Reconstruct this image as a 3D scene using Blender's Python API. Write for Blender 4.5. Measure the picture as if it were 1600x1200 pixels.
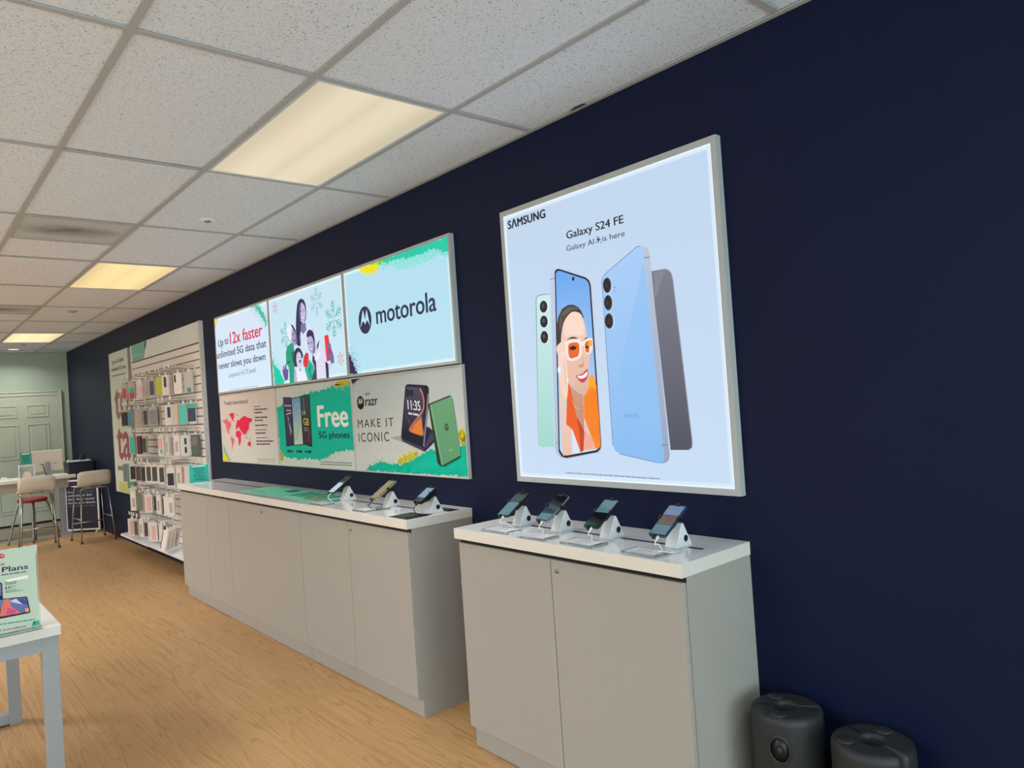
import bpy, bmesh, math, random
from math import sin, cos, pi, radians as R
from mathutils import Matrix, Vector
random.seed(7)
for o in list(bpy.data.objects): bpy.data.objects.remove(o)
SC = bpy.context.scene
COL = SC.collection
# ------------------------------------------------------------------ camera
F_PX, YAW, PITCH, ROLL = 1132.27, 0.7132145, 0.0155326, -0.0670416
EYE = 1.537
fw = Vector((sin(YAW)*cos(PITCH), cos(YAW)*cos(PITCH), sin(PITCH)))
r0 = Vector((cos(YAW), -sin(YAW), 0)); u0 = r0.cross(fw)
rt = cos(ROLL)*r0 + sin(ROLL)*u0; up = -sin(ROLL)*r0 + cos(ROLL)*u0
cd = bpy.data.cameras.new('camera'); cd.sensor_width = 36; cd.lens = F_PX*36/1600; cd.clip_start = 0.02; cd.clip_end = 60
cam = bpy.data.objects.new('camera', cd); COL.objects.link(cam)
cam.matrix_world = Matrix(((rt.x, up.x, -fw.x, 0), (rt.y, up.y, -fw.y, 0), (rt.z, up.z, -fw.z, EYE), (0, 0, 0, 1)))
SC.camera = cam
# ------------------------------------------------------------------ light
SC.view_settings.view_transform = 'Standard'; SC.view_settings.look = 'None'
SC.view_settings.exposure = 0.0; SC.view_settings.gamma = 1.0; SC.view_settings.use_curve_mapping = False
W, H, YB, YF, XL = 2.288, 2.733, 13.8, -2.6, -3.4      # right wall, ceiling, back wall, front wall, left wall
wd = bpy.data.worlds.new('sky'); SC.world = wd; wd.use_nodes = True
wd.node_tree.nodes['Background'].inputs['Color'].default_value = (0.75, 0.88, 1.0, 1)
wd.node_tree.nodes['Background'].inputs['Strength'].default_value = 1.5
def area(name, loc, rot, sx, sy, e, col, spread=180):
    l = bpy.data.lights.new(name, 'AREA'); l.shape = 'RECTANGLE'; l.size = sx; l.size_y = sy; l.energy = e; l.color = col; l.spread = R(spread)
    o = bpy.data.objects.new(name, l); COL.objects.link(o); o.location = loc; o.rotation_euler = rot; return o
DAY, LAMP = 86, 33.5
# daylight coming through the two shop-front windows behind the camera
area('shop_window_daylight', (-1.95, YF+.1, 1.35), (R(106), 0, 0), 2.5, 2.3, DAY, (0.66, 0.89, 0.95))
area('shop_window_daylight', (0.95, YF+.1, 1.35), (R(106), 0, 0), 2.4, 2.3, DAY, (0.66, 0.89, 0.95))
# the three ceiling lamps in view, then unseen fill lights added left and behind
for yy in (2.996, 6.65, 11.53):
    area('ceiling_area_light', (1.53, yy, H-.02), (0, 0, 0), .5, 1.1, LAMP*.24, (1.0, 0.94, 0.88), 100)
for xx, yy in ((-1.5, 11.5), (-1.5, 6.65), (-1.5, 3.0), (-1.5, -.66), (1.53, -.66), (-3.0, 9), (-3.0, 3)):
    area('ceiling_area_light', (xx, yy, H-.02), (0, 0, 0), .5, 1.1, LAMP*(2.5 if yy > 6 else 1.65 if yy > 0 else .35), (0.86, 0.93, 0.965), 150)  # added lights without fixtures, unseen, to brighten the room
# ------------------------------------------------------------------ materials
def lin(c):
    return [((v/255)/12.92 if v/255 <= .04045 else ((v/255+.055)/1.055)**2.4) for v in c]
MATS = {}
def mat(name, rgb, rough=.5, metal=0., noise=0., nscale=60., bump=0., emit=None, estr=0., trans=0., spec=.5, coat=0.):
    if name in MATS: return MATS[name]
    m = bpy.data.materials.new(name); m.use_nodes = True; nt = m.node_tree; b = nt.nodes['Principled BSDF']
    c = lin(rgb)+[1]; b.inputs['Base Color'].default_value = c
    b.inputs['Roughness'].default_value = rough; b.inputs['Metallic'].default_value = metal
    b.inputs['Specular IOR Level'].default_value = spec; b.inputs['Transmission Weight'].default_value = trans; b.inputs['Coat Weight'].default_value = coat
    tc = nt.nodes.new('ShaderNodeTexCoord'); n = nt.nodes.new('ShaderNodeTexNoise'); n.inputs['Scale'].default_value = nscale; n.inputs['Detail'].default_value = 4
    nt.links.new(tc.outputs['Object'], n.inputs['Vector'])
    mx = nt.nodes.new('ShaderNodeMix'); mx.data_type = 'RGBA'
    k = max(noise, .02)
    mx.inputs[6].default_value = [v*(1-k) for v in c[:3]]+[1]; mx.inputs[7].default_value = [min(1, v*(1+k)) for v in c[:3]]+[1]
    nt.links.new(n.outputs['Fac'], mx.inputs[0]); nt.links.new(mx.outputs[2], b.inputs['Base Color'])
    if bump:
        bp = nt.nodes.new('ShaderNodeBump'); bp.inputs['Strength'].default_value = bump; bp.inputs['Distance'].default_value = .002
        nt.links.new(n.outputs['Fac'], bp.inputs['Height']); nt.links.new(bp.outputs['Normal'], b.inputs['Normal'])
    if emit:
        b.inputs['Emission Color'].default_value = lin(emit)+[1]; b.inputs['Emission Strength'].default_value = estr
    MATS[name] = m; return m
def nd(nt, t, **kw):
    n = nt.nodes.new(t)
    for k, v in kw.items():
        if k in n.inputs.keys(): n.inputs[k].default_value = v
        else: setattr(n, k, v)
    return n
def ceiling_tile_mat():
    m = mat('acoustic_tile', (226, 233, 244), .95, spec=.1); nt = m.node_tree; b = nt.nodes['Principled BSDF']
    tc = nd(nt, 'ShaderNodeTexCoord')
    n1 = nd(nt, 'ShaderNodeTexNoise', Scale=125., Detail=2., Roughness=.5); n2 = nd(nt, 'ShaderNodeTexNoise', Scale=210., Detail=1.)
    r1 = nd(nt, 'ShaderNodeMapRange'); r1.inputs[1].default_value = .63; r1.inputs[2].default_value = .68
    r2 = nd(nt, 'ShaderNodeMapRange'); r2.inputs[1].default_value = .66; r2.inputs[2].default_value = .70
    ad = nd(nt, 'ShaderNodeMath', operation='MAXIMUM'); mx = nd(nt, 'ShaderNodeMix', data_type='RGBA')
    mx.inputs[6].default_value = lin((226, 233, 244))+[1]; mx.inputs[7].default_value = lin((160, 163, 168))+[1]
    for n in (n1, n2): nt.links.new(tc.outputs['Object'], n.inputs['Vector'])
    nt.links.new(n1.outputs['Fac'], r1.inputs[0]); nt.links.new(n2.outputs['Fac'], r2.inputs[0])
    nt.links.new(r1.outputs[0], ad.inputs[0]); nt.links.new(r2.outputs[0], ad.inputs[1])
    nt.links.new(ad.outputs[0], mx.inputs[0]); nt.links.new(mx.outputs[2], b.inputs['Base Color'])
    return m
def floor_mat():
    m = mat('oak_vinyl_plank', (186, 143, 94), .42, spec=.4); nt = m.node_tree; b = nt.nodes['Principled BSDF']
    tc = nd(nt, 'ShaderNodeTexCoord'); mp = nd(nt, 'ShaderNodeMapping'); mp.inputs['Rotation'].default_value = (0, 0, R(90))
    br = nd(nt, 'ShaderNodeTexBrick', Scale=1.); br.inputs['Brick Width'].default_value = 1.22; br.inputs['Row Height'].default_value = .15
    br.inputs['Mortar Size'].default_value = .0012; br.inputs['Mortar Smooth'].default_value = .2; br.offset = .37
    br.inputs['Color1'].default_value = lin((190, 150, 104))+[1]; br.inputs['Color2'].default_value = lin((184, 144, 98))+[1]; br.inputs['Mortar'].default_value = lin((166, 126, 84))+[1]
    st = nd(nt, 'ShaderNodeMapping'); st.inputs['Scale'].default_value = (30, .45, 1)
    g = nd(nt, 'ShaderNodeTexNoise', Scale=2.4, Detail=6., Roughness=.62, Distortion=.35)
    st2 = nd(nt, 'ShaderNodeMapping'); st2.inputs['Scale'].default_value = (9, .6, 1)
    wv = nd(nt, 'ShaderNodeTexNoise', Scale=1.6, Detail=1.5, Distortion=.9)
    rings = nd(nt, 'ShaderNodeMath', operation='SINE'); ml = nd(nt, 'ShaderNodeMath', operation='MULTIPLY'); ml.inputs[1].default_value = 46.
    cr = nd(nt, 'ShaderNodeMapRange'); cr.inputs[1].default_value = .6; cr.inputs[2].default_value = 1.0; cr.inputs[4].default_value = .5
    gr = nd(nt, 'ShaderNodeMapRange'); gr.inputs[1].default_value = .35; gr.inputs[2].default_value = .75; gr.inputs[4].default_value = .6
    mx = nd(nt, 'ShaderNodeMix', data_type='RGBA'); mx.inputs[7].default_value = lin((158, 114, 68))+[1]
    mx2 = nd(nt, 'ShaderNodeMix', data_type='RGBA'); mx2.inputs[7].default_value = lin((148, 106, 64))+[1]
    L = nt.links.new
    L(tc.outputs['Object'], mp.inputs['Vector']); L(mp.outputs[0], br.inputs['Vector'])
    L(tc.outputs['Object'], st.inputs['Vector']); L(st.outputs[0], g.inputs['Vector']); L(g.outputs['Fac'], gr.inputs[0])
    L(tc.outputs['Object'], st2.inputs['Vector']); L(st2.outputs[0], wv.inputs['Vector']); L(wv.outputs['Fac'], ml.inputs[0]); L(ml.outputs[0], rings.inputs[0]); L(rings.outputs[0], cr.inputs[0])
    L(br.outputs['Color'], mx.inputs[6]); L(gr.outputs[0], mx.inputs[0]); L(mx.outputs[2], mx2.inputs[6]); L(cr.outputs[0], mx2.inputs[0])
    # floor colour turns grey at the back of the shop, along y = 11.9
    sx = nd(nt, 'ShaderNodeSeparateXYZ'); L(tc.outputs['Object'], sx.inputs[0])
    gt = nd(nt, 'ShaderNodeMapRange'); gt.inputs[1].default_value = 11.6; gt.inputs[2].default_value = 11.9; L(sx.outputs['Y'], gt.inputs[0])
    mx3 = nd(nt, 'ShaderNodeMix', data_type='RGBA'); mx3.inputs[7].default_value = lin((150, 138, 122))+[1]
    L(gt.outputs[0], mx3.inputs[0]); L(mx2.outputs[2], mx3.inputs[6]); L(mx3.outputs[2], b.inputs['Base Color'])
    return m
M_TILE, M_FLOOR = ceiling_tile_mat(), floor_mat()
M_NAVY = mat('navy_paint', (17, 25, 54), .5, noise=.06, nscale=9, spec=.14)
M_BACK = mat('pale_sage_paint', (172, 188, 174), .7, noise=.03, nscale=4)
M_DOOR = mat('door_paint', (190, 200, 182), .5)
M_LAM = mat('grey_linen_laminate', (172, 165, 157), .6, noise=.09, nscale=260, spec=.3)
M_WHITE = mat('white_solid_surface', (234, 234, 236), .09, spec=.6)
M_WARMWHITE = mat('warm_tinted_white', (232, 224, 215), .4)  # on the worktop edges: warmth of the light tinted into the colour
M_DARK = mat('dark_gap', (26, 23, 22), .8)
M_BLACK = mat('black_plastic', (20, 20, 23), .4)
M_RUBBER = mat('dark_moulded_plastic', (40, 41, 43), .55, noise=.08, nscale=120, bump=.1)
M_CHROME = mat('chrome', (186, 184, 180), .3, 1.)
M_STEEL = mat('brushed_steel', (150, 150, 150), .35, 1.)
M_TEE = mat('tee_bar_paint', (174, 174, 174), .6)
M_FRAME = mat('silver_frame', (182, 184, 184), .5)
M_TABLE = mat('silver_grey_paint', (156, 160, 165), .45, .2)
M_PLWHITE = mat('white_plastic', (232, 232, 232), .35)
M_GLASS = mat('screen_glass', (10, 11, 14), .06, spec=.8)
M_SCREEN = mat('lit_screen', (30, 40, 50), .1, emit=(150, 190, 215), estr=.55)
M_GOLD = mat('tan_screen', (150, 140, 104), .3, noise=.3, nscale=140)
M_ACR = mat('clear_acrylic', (236, 246, 242), .04, trans=.85, spec=.5)
M_TEAL = mat('teal_paper', (60, 190, 172), .5)
M_GREENMAT = mat('green_leaflet', (112, 220, 186), .3)
M_GREENDK = mat('green_leaflet_dark', (52, 122, 108), .3)
M_PAPER = mat('paper', (214, 222, 210), .55)
M_RED = mat('red_cushion', (130, 34, 42), .7)
M_SHELL = mat('off_white_shell', (214, 204, 188), .45)
M_SLAT = mat('slatwall_laminate', (234, 228, 226), .45)
M_GROOVE = mat('slat_groove', (96, 82, 78), .6)
M_NAVYBOX = mat('navy_cabinet', (24, 28, 52), .45)
M_VENT = mat('vent_grille', (158, 158, 155), .6)
def vent_mat():
    m = M_VENT; nt = m.node_tree; b = nt.nodes['Principled BSDF']; L = nt.links.new
    tc = nd(nt, 'ShaderNodeTexCoord'); v = nd(nt, 'ShaderNodeTexVoronoi', Scale=85.); v.inputs['Randomness'].default_value = 0.
    r = nd(nt, 'ShaderNodeMapRange'); r.inputs[1].default_value = .22; r.inputs[2].default_value = .32
    mx = nd(nt, 'ShaderNodeMix', data_type='RGBA'); mx.inputs[6].default_value = lin((112, 116, 120))+[1]; mx.inputs[7].default_value = lin((190, 196, 202))+[1]
    mp = nd(nt, 'ShaderNodeMapping'); mp.inputs['Location'].default_value = (.06, -.02, 0); mp.inputs['Scale'].default_value = (3.0, 5.5, 1)
    gr = nd(nt, 'ShaderNodeTexGradient', gradient_type='SPHERICAL'); ns = nd(nt, 'ShaderNodeTexNoise', Scale=7., Detail=4.)
    mu = nd(nt, 'ShaderNodeMath', operation='MULTIPLY'); mu2 = nd(nt, 'ShaderNodeMath', operation='MULTIPLY'); mu2.inputs[1].default_value = 1.7; mu2.use_clamp = True
    d = nd(nt, 'ShaderNodeMix', data_type='RGBA'); d.inputs[7].default_value = lin((88, 88, 88))+[1]
    L(tc.outputs['Object'], v.inputs['Vector']); L(v.outputs['Distance'], r.inputs[0]); L(r.outputs[0], mx.inputs[0])
    L(tc.outputs['Object'], mp.inputs['Vector']); L(mp.outputs[0], gr.inputs['Vector']); L(tc.outputs['Object'], ns.inputs['Vector'])
    L(gr.outputs['Fac'], mu.inputs[0]); L(ns.outputs['Fac'], mu.inputs[1]); L(mu.outputs[0], mu2.inputs[0])
    L(mu2.outputs[0], d.inputs[0]); L(mx.outputs[2], d.inputs[6]); L(d.outputs[2], b.inputs['Base Color'])
vent_mat()
def lens_mat(name, col, s):
    m = bpy.data.materials.new(name); m.use_nodes = True; nt = m.node_tree; b = nt.nodes['Principled BSDF']; L = nt.links.new
    b.inputs['Base Color'].default_value = (.12, .115, .1, 1); b.inputs['Roughness'].default_value = .3
    tc = nd(nt, 'ShaderNodeTexCoord'); v = nd(nt, 'ShaderNodeTexVoronoi', Scale=75.); v.inputs['Randomness'].default_value = 0.
    r = nd(nt, 'ShaderNodeMapRange'); r.inputs[1].default_value = 0.; r.inputs[2].default_value = .6; r.inputs[3].default_value = 1.06; r.inputs[4].default_value = .9
    sx = nd(nt, 'ShaderNodeSeparateXYZ'); ab = nd(nt, 'ShaderNodeMath', operation='ABSOLUTE'); su = nd(nt, 'ShaderNodeMath', operation='SUBTRACT'); su.inputs[1].default_value = .1
    a2 = nd(nt, 'ShaderNodeMath', operation='ABSOLUTE'); r2 = nd(nt, 'ShaderNodeMapRange', interpolation_type='SMOOTHSTEP'); r2.inputs[1].default_value = .02; r2.inputs[2].default_value = .17; r2.inputs[3].default_value = 1.06; r2.inputs[4].default_value = .84
    mu = nd(nt, 'ShaderNodeMath', operation='MULTIPLY'); m2 = nd(nt, 'ShaderNodeMath', operation='MULTIPLY'); m2.inputs[1].default_value = s
    L(tc.outputs['Object'], v.inputs['Vector']); L(v.outputs['Distance'], r.inputs[0]); L(tc.outputs['Object'], sx.inputs[0])
    L(sx.outputs['X'], ab.inputs[0]); L(ab.outputs[0], su.inputs[0]); L(su.outputs[0], a2.inputs[0]); L(a2.outputs[0], r2.inputs[0])
    L(r.outputs[0], mu.inputs[0]); L(r2.outputs[0], mu.inputs[1]); L(mu.outputs[0], m2.inputs[0])
    b.inputs['Emission Color'].default_value = lin(col)+[1]; L(m2.outputs[0], b.inputs['Emission Strength']); return m
def art_mat(name, lit):
    m = bpy.data.materials.new(name); m.use_nodes = True; nt = m.node_tree; b = nt.nodes['Principled BSDF']
    a = nd(nt, 'ShaderNodeVertexColor'); a.layer_name = 'print'
    if lit:
        b.inputs['Base Color'].default_value = (.03, .03, .03, 1); b.inputs['Roughness'].default_value = .5; b.inputs['Specular IOR Level'].default_value = .1
        nt.links.new(a.outputs['Color'], b.inputs['Emission Color']); b.inputs['Emission Strength'].default_value = lit
    else:
        b.inputs['Roughness'].default_value = .55; b.inputs['Specular IOR Level'].default_value = .15; nt.links.new(a.outputs['Color'], b.inputs['Base Color'])
    return m
M_LIT, M_PRINT = art_mat('backlit_print', 1.0), art_mat('paper_print', 0)
# ------------------------------------------------------------------ mesh helpers
class MB:
    """collects shapes into one mesh"""
    def __init__(s): s.bm = bmesh.new(); s.ms = []
    def mi(s, m):
        if m not in s.ms: s.ms.append(m)
        return s.ms.index(m)
    def geo(s, vs, fs, m, smooth=False):
        i = s.mi(m); v = [s.bm.verts.new(p) for p in vs]
        for f in fs:
            try:
                q = s.bm.faces.new([v[k] for k in f]); q.material_index = i; q.smooth = smooth
            except ValueError: pass
        return v
    def box(s, lo, hi, m, T=None):
        x0, y0, z0 = lo; x1, y1, z1 = hi
        vs = [Vector(p) for p in ((x0,y0,z0),(x1,y0,z0),(x1,y1,z0),(x0,y1,z0),(x0,y0,z1),(x1,y0,z1),(x1,y1,z1),(x0,y1,z1))]
        if T: vs = [T @ v for v in vs]
        s.geo(vs, ((3,2,1,0),(4,5,6,7),(0,1,5,4),(1,2,6,5),(2,3,7,6),(3,0,4,7)), m); return s
    def prism(s, pts, ax, a, b, m, T=None):
        """polygon pts extruded from a to b along axis ax (0,1,2)"""
        def at(p, h):
            q = [p[0], p[1]]; q.insert(ax, h); v = Vector(q); return T @ v if T else v
        n = len(pts); vs = [at(p, a) for p in pts]+[at(p, b) for p in pts]
        s.geo(vs, [tuple(range(n-1, -1, -1)), tuple(range(n, 2*n))]+[(k, (k+1) % n, n+(k+1) % n, n+k) for k in range(n)], m); return s
    def tube(s, path, r, m, n=8, closed=False):
        P = [Vector(p) for p in path]; N = len(P); rings = []; prev = None
        for k in range(N):
            if closed: t = P[(k+1) % N]-P[k-1]
            else: t = P[min(k+1, N-1)]-P[max(k-1, 0)]
            t.normalize()
            if prev is None:
                a = Vector((0, 0, 1)) if abs(t.z) < .9 else Vector((1, 0, 0)); u = t.cross(a).normalized()
            else:
                u = (prev-t*prev.dot(t)).normalized()
            prev = u; w = t.cross(u)
            rings.append([P[k]+r*(cos(2*pi*j/n)*u+sin(2*pi*j/n)*w) for j in range(n)])
        vs = [v for q in rings for v in q]; fs = []
        for k in range(N if closed else N-1):
            k2 = (k+1) % N
            for j in range(n): fs.append((k*n+j, k*n+(j+1) % n, k2*n+(j+1) % n, k2*n+j))
        if not closed: fs += [tuple(range(n-1, -1, -1)), tuple((N-1)*n+j for j in range(n))]
        s.geo(vs, fs, m, True); return s
    def lathe(s, prof, c, m, n=32, ang=None):
        vs = []; fs = []; k = len(prof)
        for j in range(n):
            a = 2*pi*j/n
            for (r, z) in prof: vs.append(Vector((c[0]+r*cos(a), c[1]+r*sin(a), c[2]+z)))
        for j in range(n):
            j2 = (j+1) % n
            for i in range(k-1): fs.append((j*k+i, j2*k+i, j2*k+i+1, j*k+i+1))
        s.geo(vs, fs, m, True); return s
    def build(s, name, parent=None, off=(0, 0, 0), bevel=0., seg=2, M=None):
        if off != (0, 0, 0): bmesh.ops.translate(s.bm, verts=s.bm.verts, vec=-Vector(off))
        if M: bmesh.ops.transform(s.bm, matrix=M, verts=s.bm.verts)
        bmesh.ops.recalc_face_normals(s.bm, faces=s.bm.faces) if not getattr(s, 'keep', False) else None
        me = bpy.data.meshes.new(name); s.bm.to_mesh(me); s.bm.free()
        for m in s.ms: me.materials.append(m)
        o = bpy.data.objects.new(name, me); COL.objects.link(o)
        if parent: o.parent = parent
        if bevel:
            b = o.modifiers.new('edge', 'BEVEL'); b.width = bevel; b.segments = seg; b.limit_method = 'ANGLE'; b.angle_limit = R(40)
        return o
def tag(o, label, cat, group=None):
    o['label'] = label; o['category'] = cat
    if group: o['group'] = group
    return o
def thing(name, loc, label, cat, group=None, rz=0.):
    o = bpy.data.objects.new(name, None); o.empty_display_size = .05; COL.objects.link(o); o.location = loc; o.rotation_euler = (0, 0, rz)
    return tag(o, label, cat, group)
def struct(o): o['kind'] = 'structure'; return o
def copy_tree(o, parent=None):
    c = o.copy(); COL.objects.link(c)
    if parent: c.parent = parent
    for ch in [k for k in o.children]: copy_tree(ch, c)
    return c
def one(name, shape, m, label, cat, group=None, bevel=0.):
    """a thing that is one mesh"""
    b = MB(); shape(b, m); return tag(b.build(name, bevel=bevel), label, cat, group)
# ------------------------------------------------------------------ printed artwork
class Print:
    """flat print on a plane: colours per corner, layers a hair apart. to3(u, v, d) maps print metres and depth to space"""
    def __init__(s, to3): s.to3 = to3; s.bm = bmesh.new(); s.cl = s.bm.loops.layers.float_color.new('print'); s.dl = .00035
    def face(s, pts, L, cols):
        try: f = s.bm.faces.new([s.bm.verts.new(s.to3(p[0], p[1], L*s.dl)) for p in pts])
        except ValueError: return
        for lp, c in zip(f.loops, cols): lp[s.cl] = c
    def poly(s, pts, L, col, smooth=0, col2=None):
        if smooth: pts = spline(pts)
        x0, x1, y0, y1 = s.box
        if any(not (x0 <= p[0] <= x1 and y0 <= p[1] <= y1) for p in pts):
            for v, sg in ((y0, 1), (y1, -1)): pts = clip(pts, v, sg)
            pts = [(p[1], p[0]) for p in pts]
            for v, sg in ((x0, 1), (x1, -1)): pts = clip(pts, v, sg)
            pts = [(p[1], p[0]) for p in pts]
            if len(pts) < 3: return
        c1 = lin(col)+[1]
        if not col2: return s.face(pts, L, [c1]*len(pts))
        c2 = lin(col2)+[1]; hi = max(p[1] for p in pts); lo = min(p[1] for p in pts); N = 14
        for k in range(N):
            a, b = hi-(hi-lo)*k/N, hi-(hi-lo)*(k+1)/N
            q = clip(clip(pts, b, 1), a, -1)
            if len(q) > 2: s.face(q, L, [[c1[i]+(c2[i]-c1[i])*(hi-p[1])/(hi-lo) for i in range(4)] for p in q])
    def ell(s, c, rx, ry, L, col, n=28): s.poly([(c[0]+rx*cos(2*pi*k/n), c[1]+ry*sin(2*pi*k/n)) for k in range(n)], L, col)
    def line(s, pts, w, L, col, dash=0):
        if dash:
            q = []; rnd = random.Random(int(pts[0][1]*9999))
            for a, b in zip(pts, pts[1:]):
                t = 0.; ln = math.hypot(b[0]-a[0], b[1]-a[1])
                while t < ln:
                    e = min(ln, t+w*rnd.uniform(1.5, 6)); q.append(([a[i]+(b[i]-a[i])*t/ln for i in (0, 1)], [a[i]+(b[i]-a[i])*e/ln for i in (0, 1)])); t = e+w*.7
            for a, b in q: s.line([a, b], w, L, col)
            return
        for a, b in zip(pts, pts[1:]):
            dx, dy = b[0]-a[0], b[1]-a[1]; ln = math.hypot(dx, dy) or 1; nx, ny = -dy/ln*w/2, dx/ln*w/2
            s.poly([(a[0]+nx, a[1]+ny), (b[0]+nx, b[1]+ny), (b[0]-nx, b[1]-ny), (a[0]-nx, a[1]-ny)], L, col)
    def flake(s, c, r, L, col):
        for k in range(6):
            a = pi/2+k*pi/3; d = (cos(a), sin(a)); P = lambda t, o=0., h=0.: (c[0]+d[0]*r*t+cos(a+o)*r*h, c[1]+d[1]*r*t+sin(a+o)*r*h)
            s.line([P(.1), P(1)], r*.055, L, col)
            for t, h in ((.38, .3), (.6, .3), (.8, .2)):
                for o in (.9, -.9): s.line([P(t), P(t, o, h)], r*.055, L, col)
    def spray(s, pts, L, col, n, j):
        rnd = random.Random(int(pts[0][0]*1000)); q = []
        for a, b in zip(pts, pts[1:]+pts[:1]):
            ln = math.hypot(b[0]-a[0], b[1]-a[1]); m = max(2, int(ln/.012))
            for k in range(m): q.append((a[0]+(b[0]-a[0])*k/m+rnd.gauss(0, j*.16), a[1]+(b[1]-a[1])*k/m+rnd.gauss(0, j*.16)))
        s.poly(q, L, col)
        for _ in range(n*6):
            k = rnd.randrange(len(q)); r = rnd.uniform(.001, .0032); x, y = q[k][0]+rnd.gauss(0, j*.6), q[k][1]+rnd.gauss(0, j*.6)
            if s.box[0]+r < x < s.box[1]-r and s.box[2]+r < y < s.box[3]-r: s.ell((x, y), r, r, L, col, 6)
    def text(s, txt, a, b, h, L, col, bold=0, sp=1.):
        """a, b: baseline ends; h: cap height; both in print metres"""
        me = text_mesh(txt, sp); x0 = min(v.co.x for v in me.vertices); x1 = max(v.co.x for v in me.vertices)
        wd_ = math.hypot(b[0]-a[0], b[1]-a[1]); kx = wd_/(x1-x0)*s.flip; ky = h/CAP; sl = (b[1]-a[1])/(b[0]-a[0]); bw = bold*.02*h
        for q_, (dx, dy) in enumerate(((0, 0),) if bold <= .3 else ((-1, 0), (1, 0), (0, .5), (0, -.5), (-.5, .3), (.5, -.3))):
            for p in me.polygons:
                pts = []
                for vi in p.vertices:
                    v = me.vertices[vi].co; x = a[0]+(v.x-x0)*kx+dx*bw; pts.append((x, a[1]+(x-a[0])*sl+v.y*ky+dy*bw))
                s.face(pts, L+q_*.09, [lin(col)+[1]]*len(pts))
    def run(s, ops, base=0):
        for o in ops:
            k, L, col = o[0], o[1]+base, o[2]
            if k == 'p': s.poly(o[3], L, col, o[4], o[5])
            elif k == 'e': s.ell(o[3], o[4], o[5], L, col)
            elif k == 't': s.text(o[3], o[4], o[5], o[6], L, col, o[7], o[8])
            elif k == 'l': s.line(o[3], o[4], L, col, o[5])
            elif k == 's': s.flake(o[3], o[4], L, col)
            elif k == 'y': s.spray(o[3], L, col, o[4], o[5])
    def build(s, name, m, parent, off=(0, 0, 0)):
        bmesh.ops.translate(s.bm, verts=s.bm.verts, vec=-Vector(off)); me = bpy.data.meshes.new(name); s.bm.to_mesh(me); s.bm.free(); me.materials.append(m)
        o = bpy.data.objects.new(name, me); COL.objects.link(o); o.parent = parent; return o
def spline(p, k=5):
    n = len(p); out = []
    for i in range(n):
        a, b, c, d = p[i-1], p[i], p[(i+1) % n], p[(i+2) % n]
        for t in [j/k for j in range(k)]:
            out.append(tuple(.5*(2*b[x]+(c[x]-a[x])*t+(2*a[x]-5*b[x]+4*c[x]-d[x])*t*t+(3*b[x]-a[x]-3*c[x]+d[x])*t**3) for x in (0, 1)))
    return out
def clip(pts, y, sgn):
    out = []
    for a, b in zip(pts, list(pts[1:])+list(pts[:1])):
        ia, ib = (a[1]-y)*sgn >= 0, (b[1]-y)*sgn >= 0
        if ia: out.append(a)
        if ia != ib: t = (y-a[1])/(b[1]-a[1]); out.append((a[0]+(b[0]-a[0])*t, y))
    return out
_tm = {}
def text_mesh(txt, sp=1.):
    if (txt, sp) not in _tm:
        cu = bpy.data.curves.new('lettering', 'FONT'); cu.body = txt; cu.resolution_u = 4; cu.space_character = sp
        ob = bpy.data.objects.new('lettering', cu); COL.objects.link(ob)
        bpy.context.view_layer.update()
        _tm[txt, sp] = bpy.data.meshes.new_from_object(ob.evaluated_get(bpy.context.evaluated_depsgraph_get())); bpy.data.objects.remove(ob)
    return _tm[txt, sp]
CAP = max(v.co.y for v in text_mesh('H').vertices)
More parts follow.
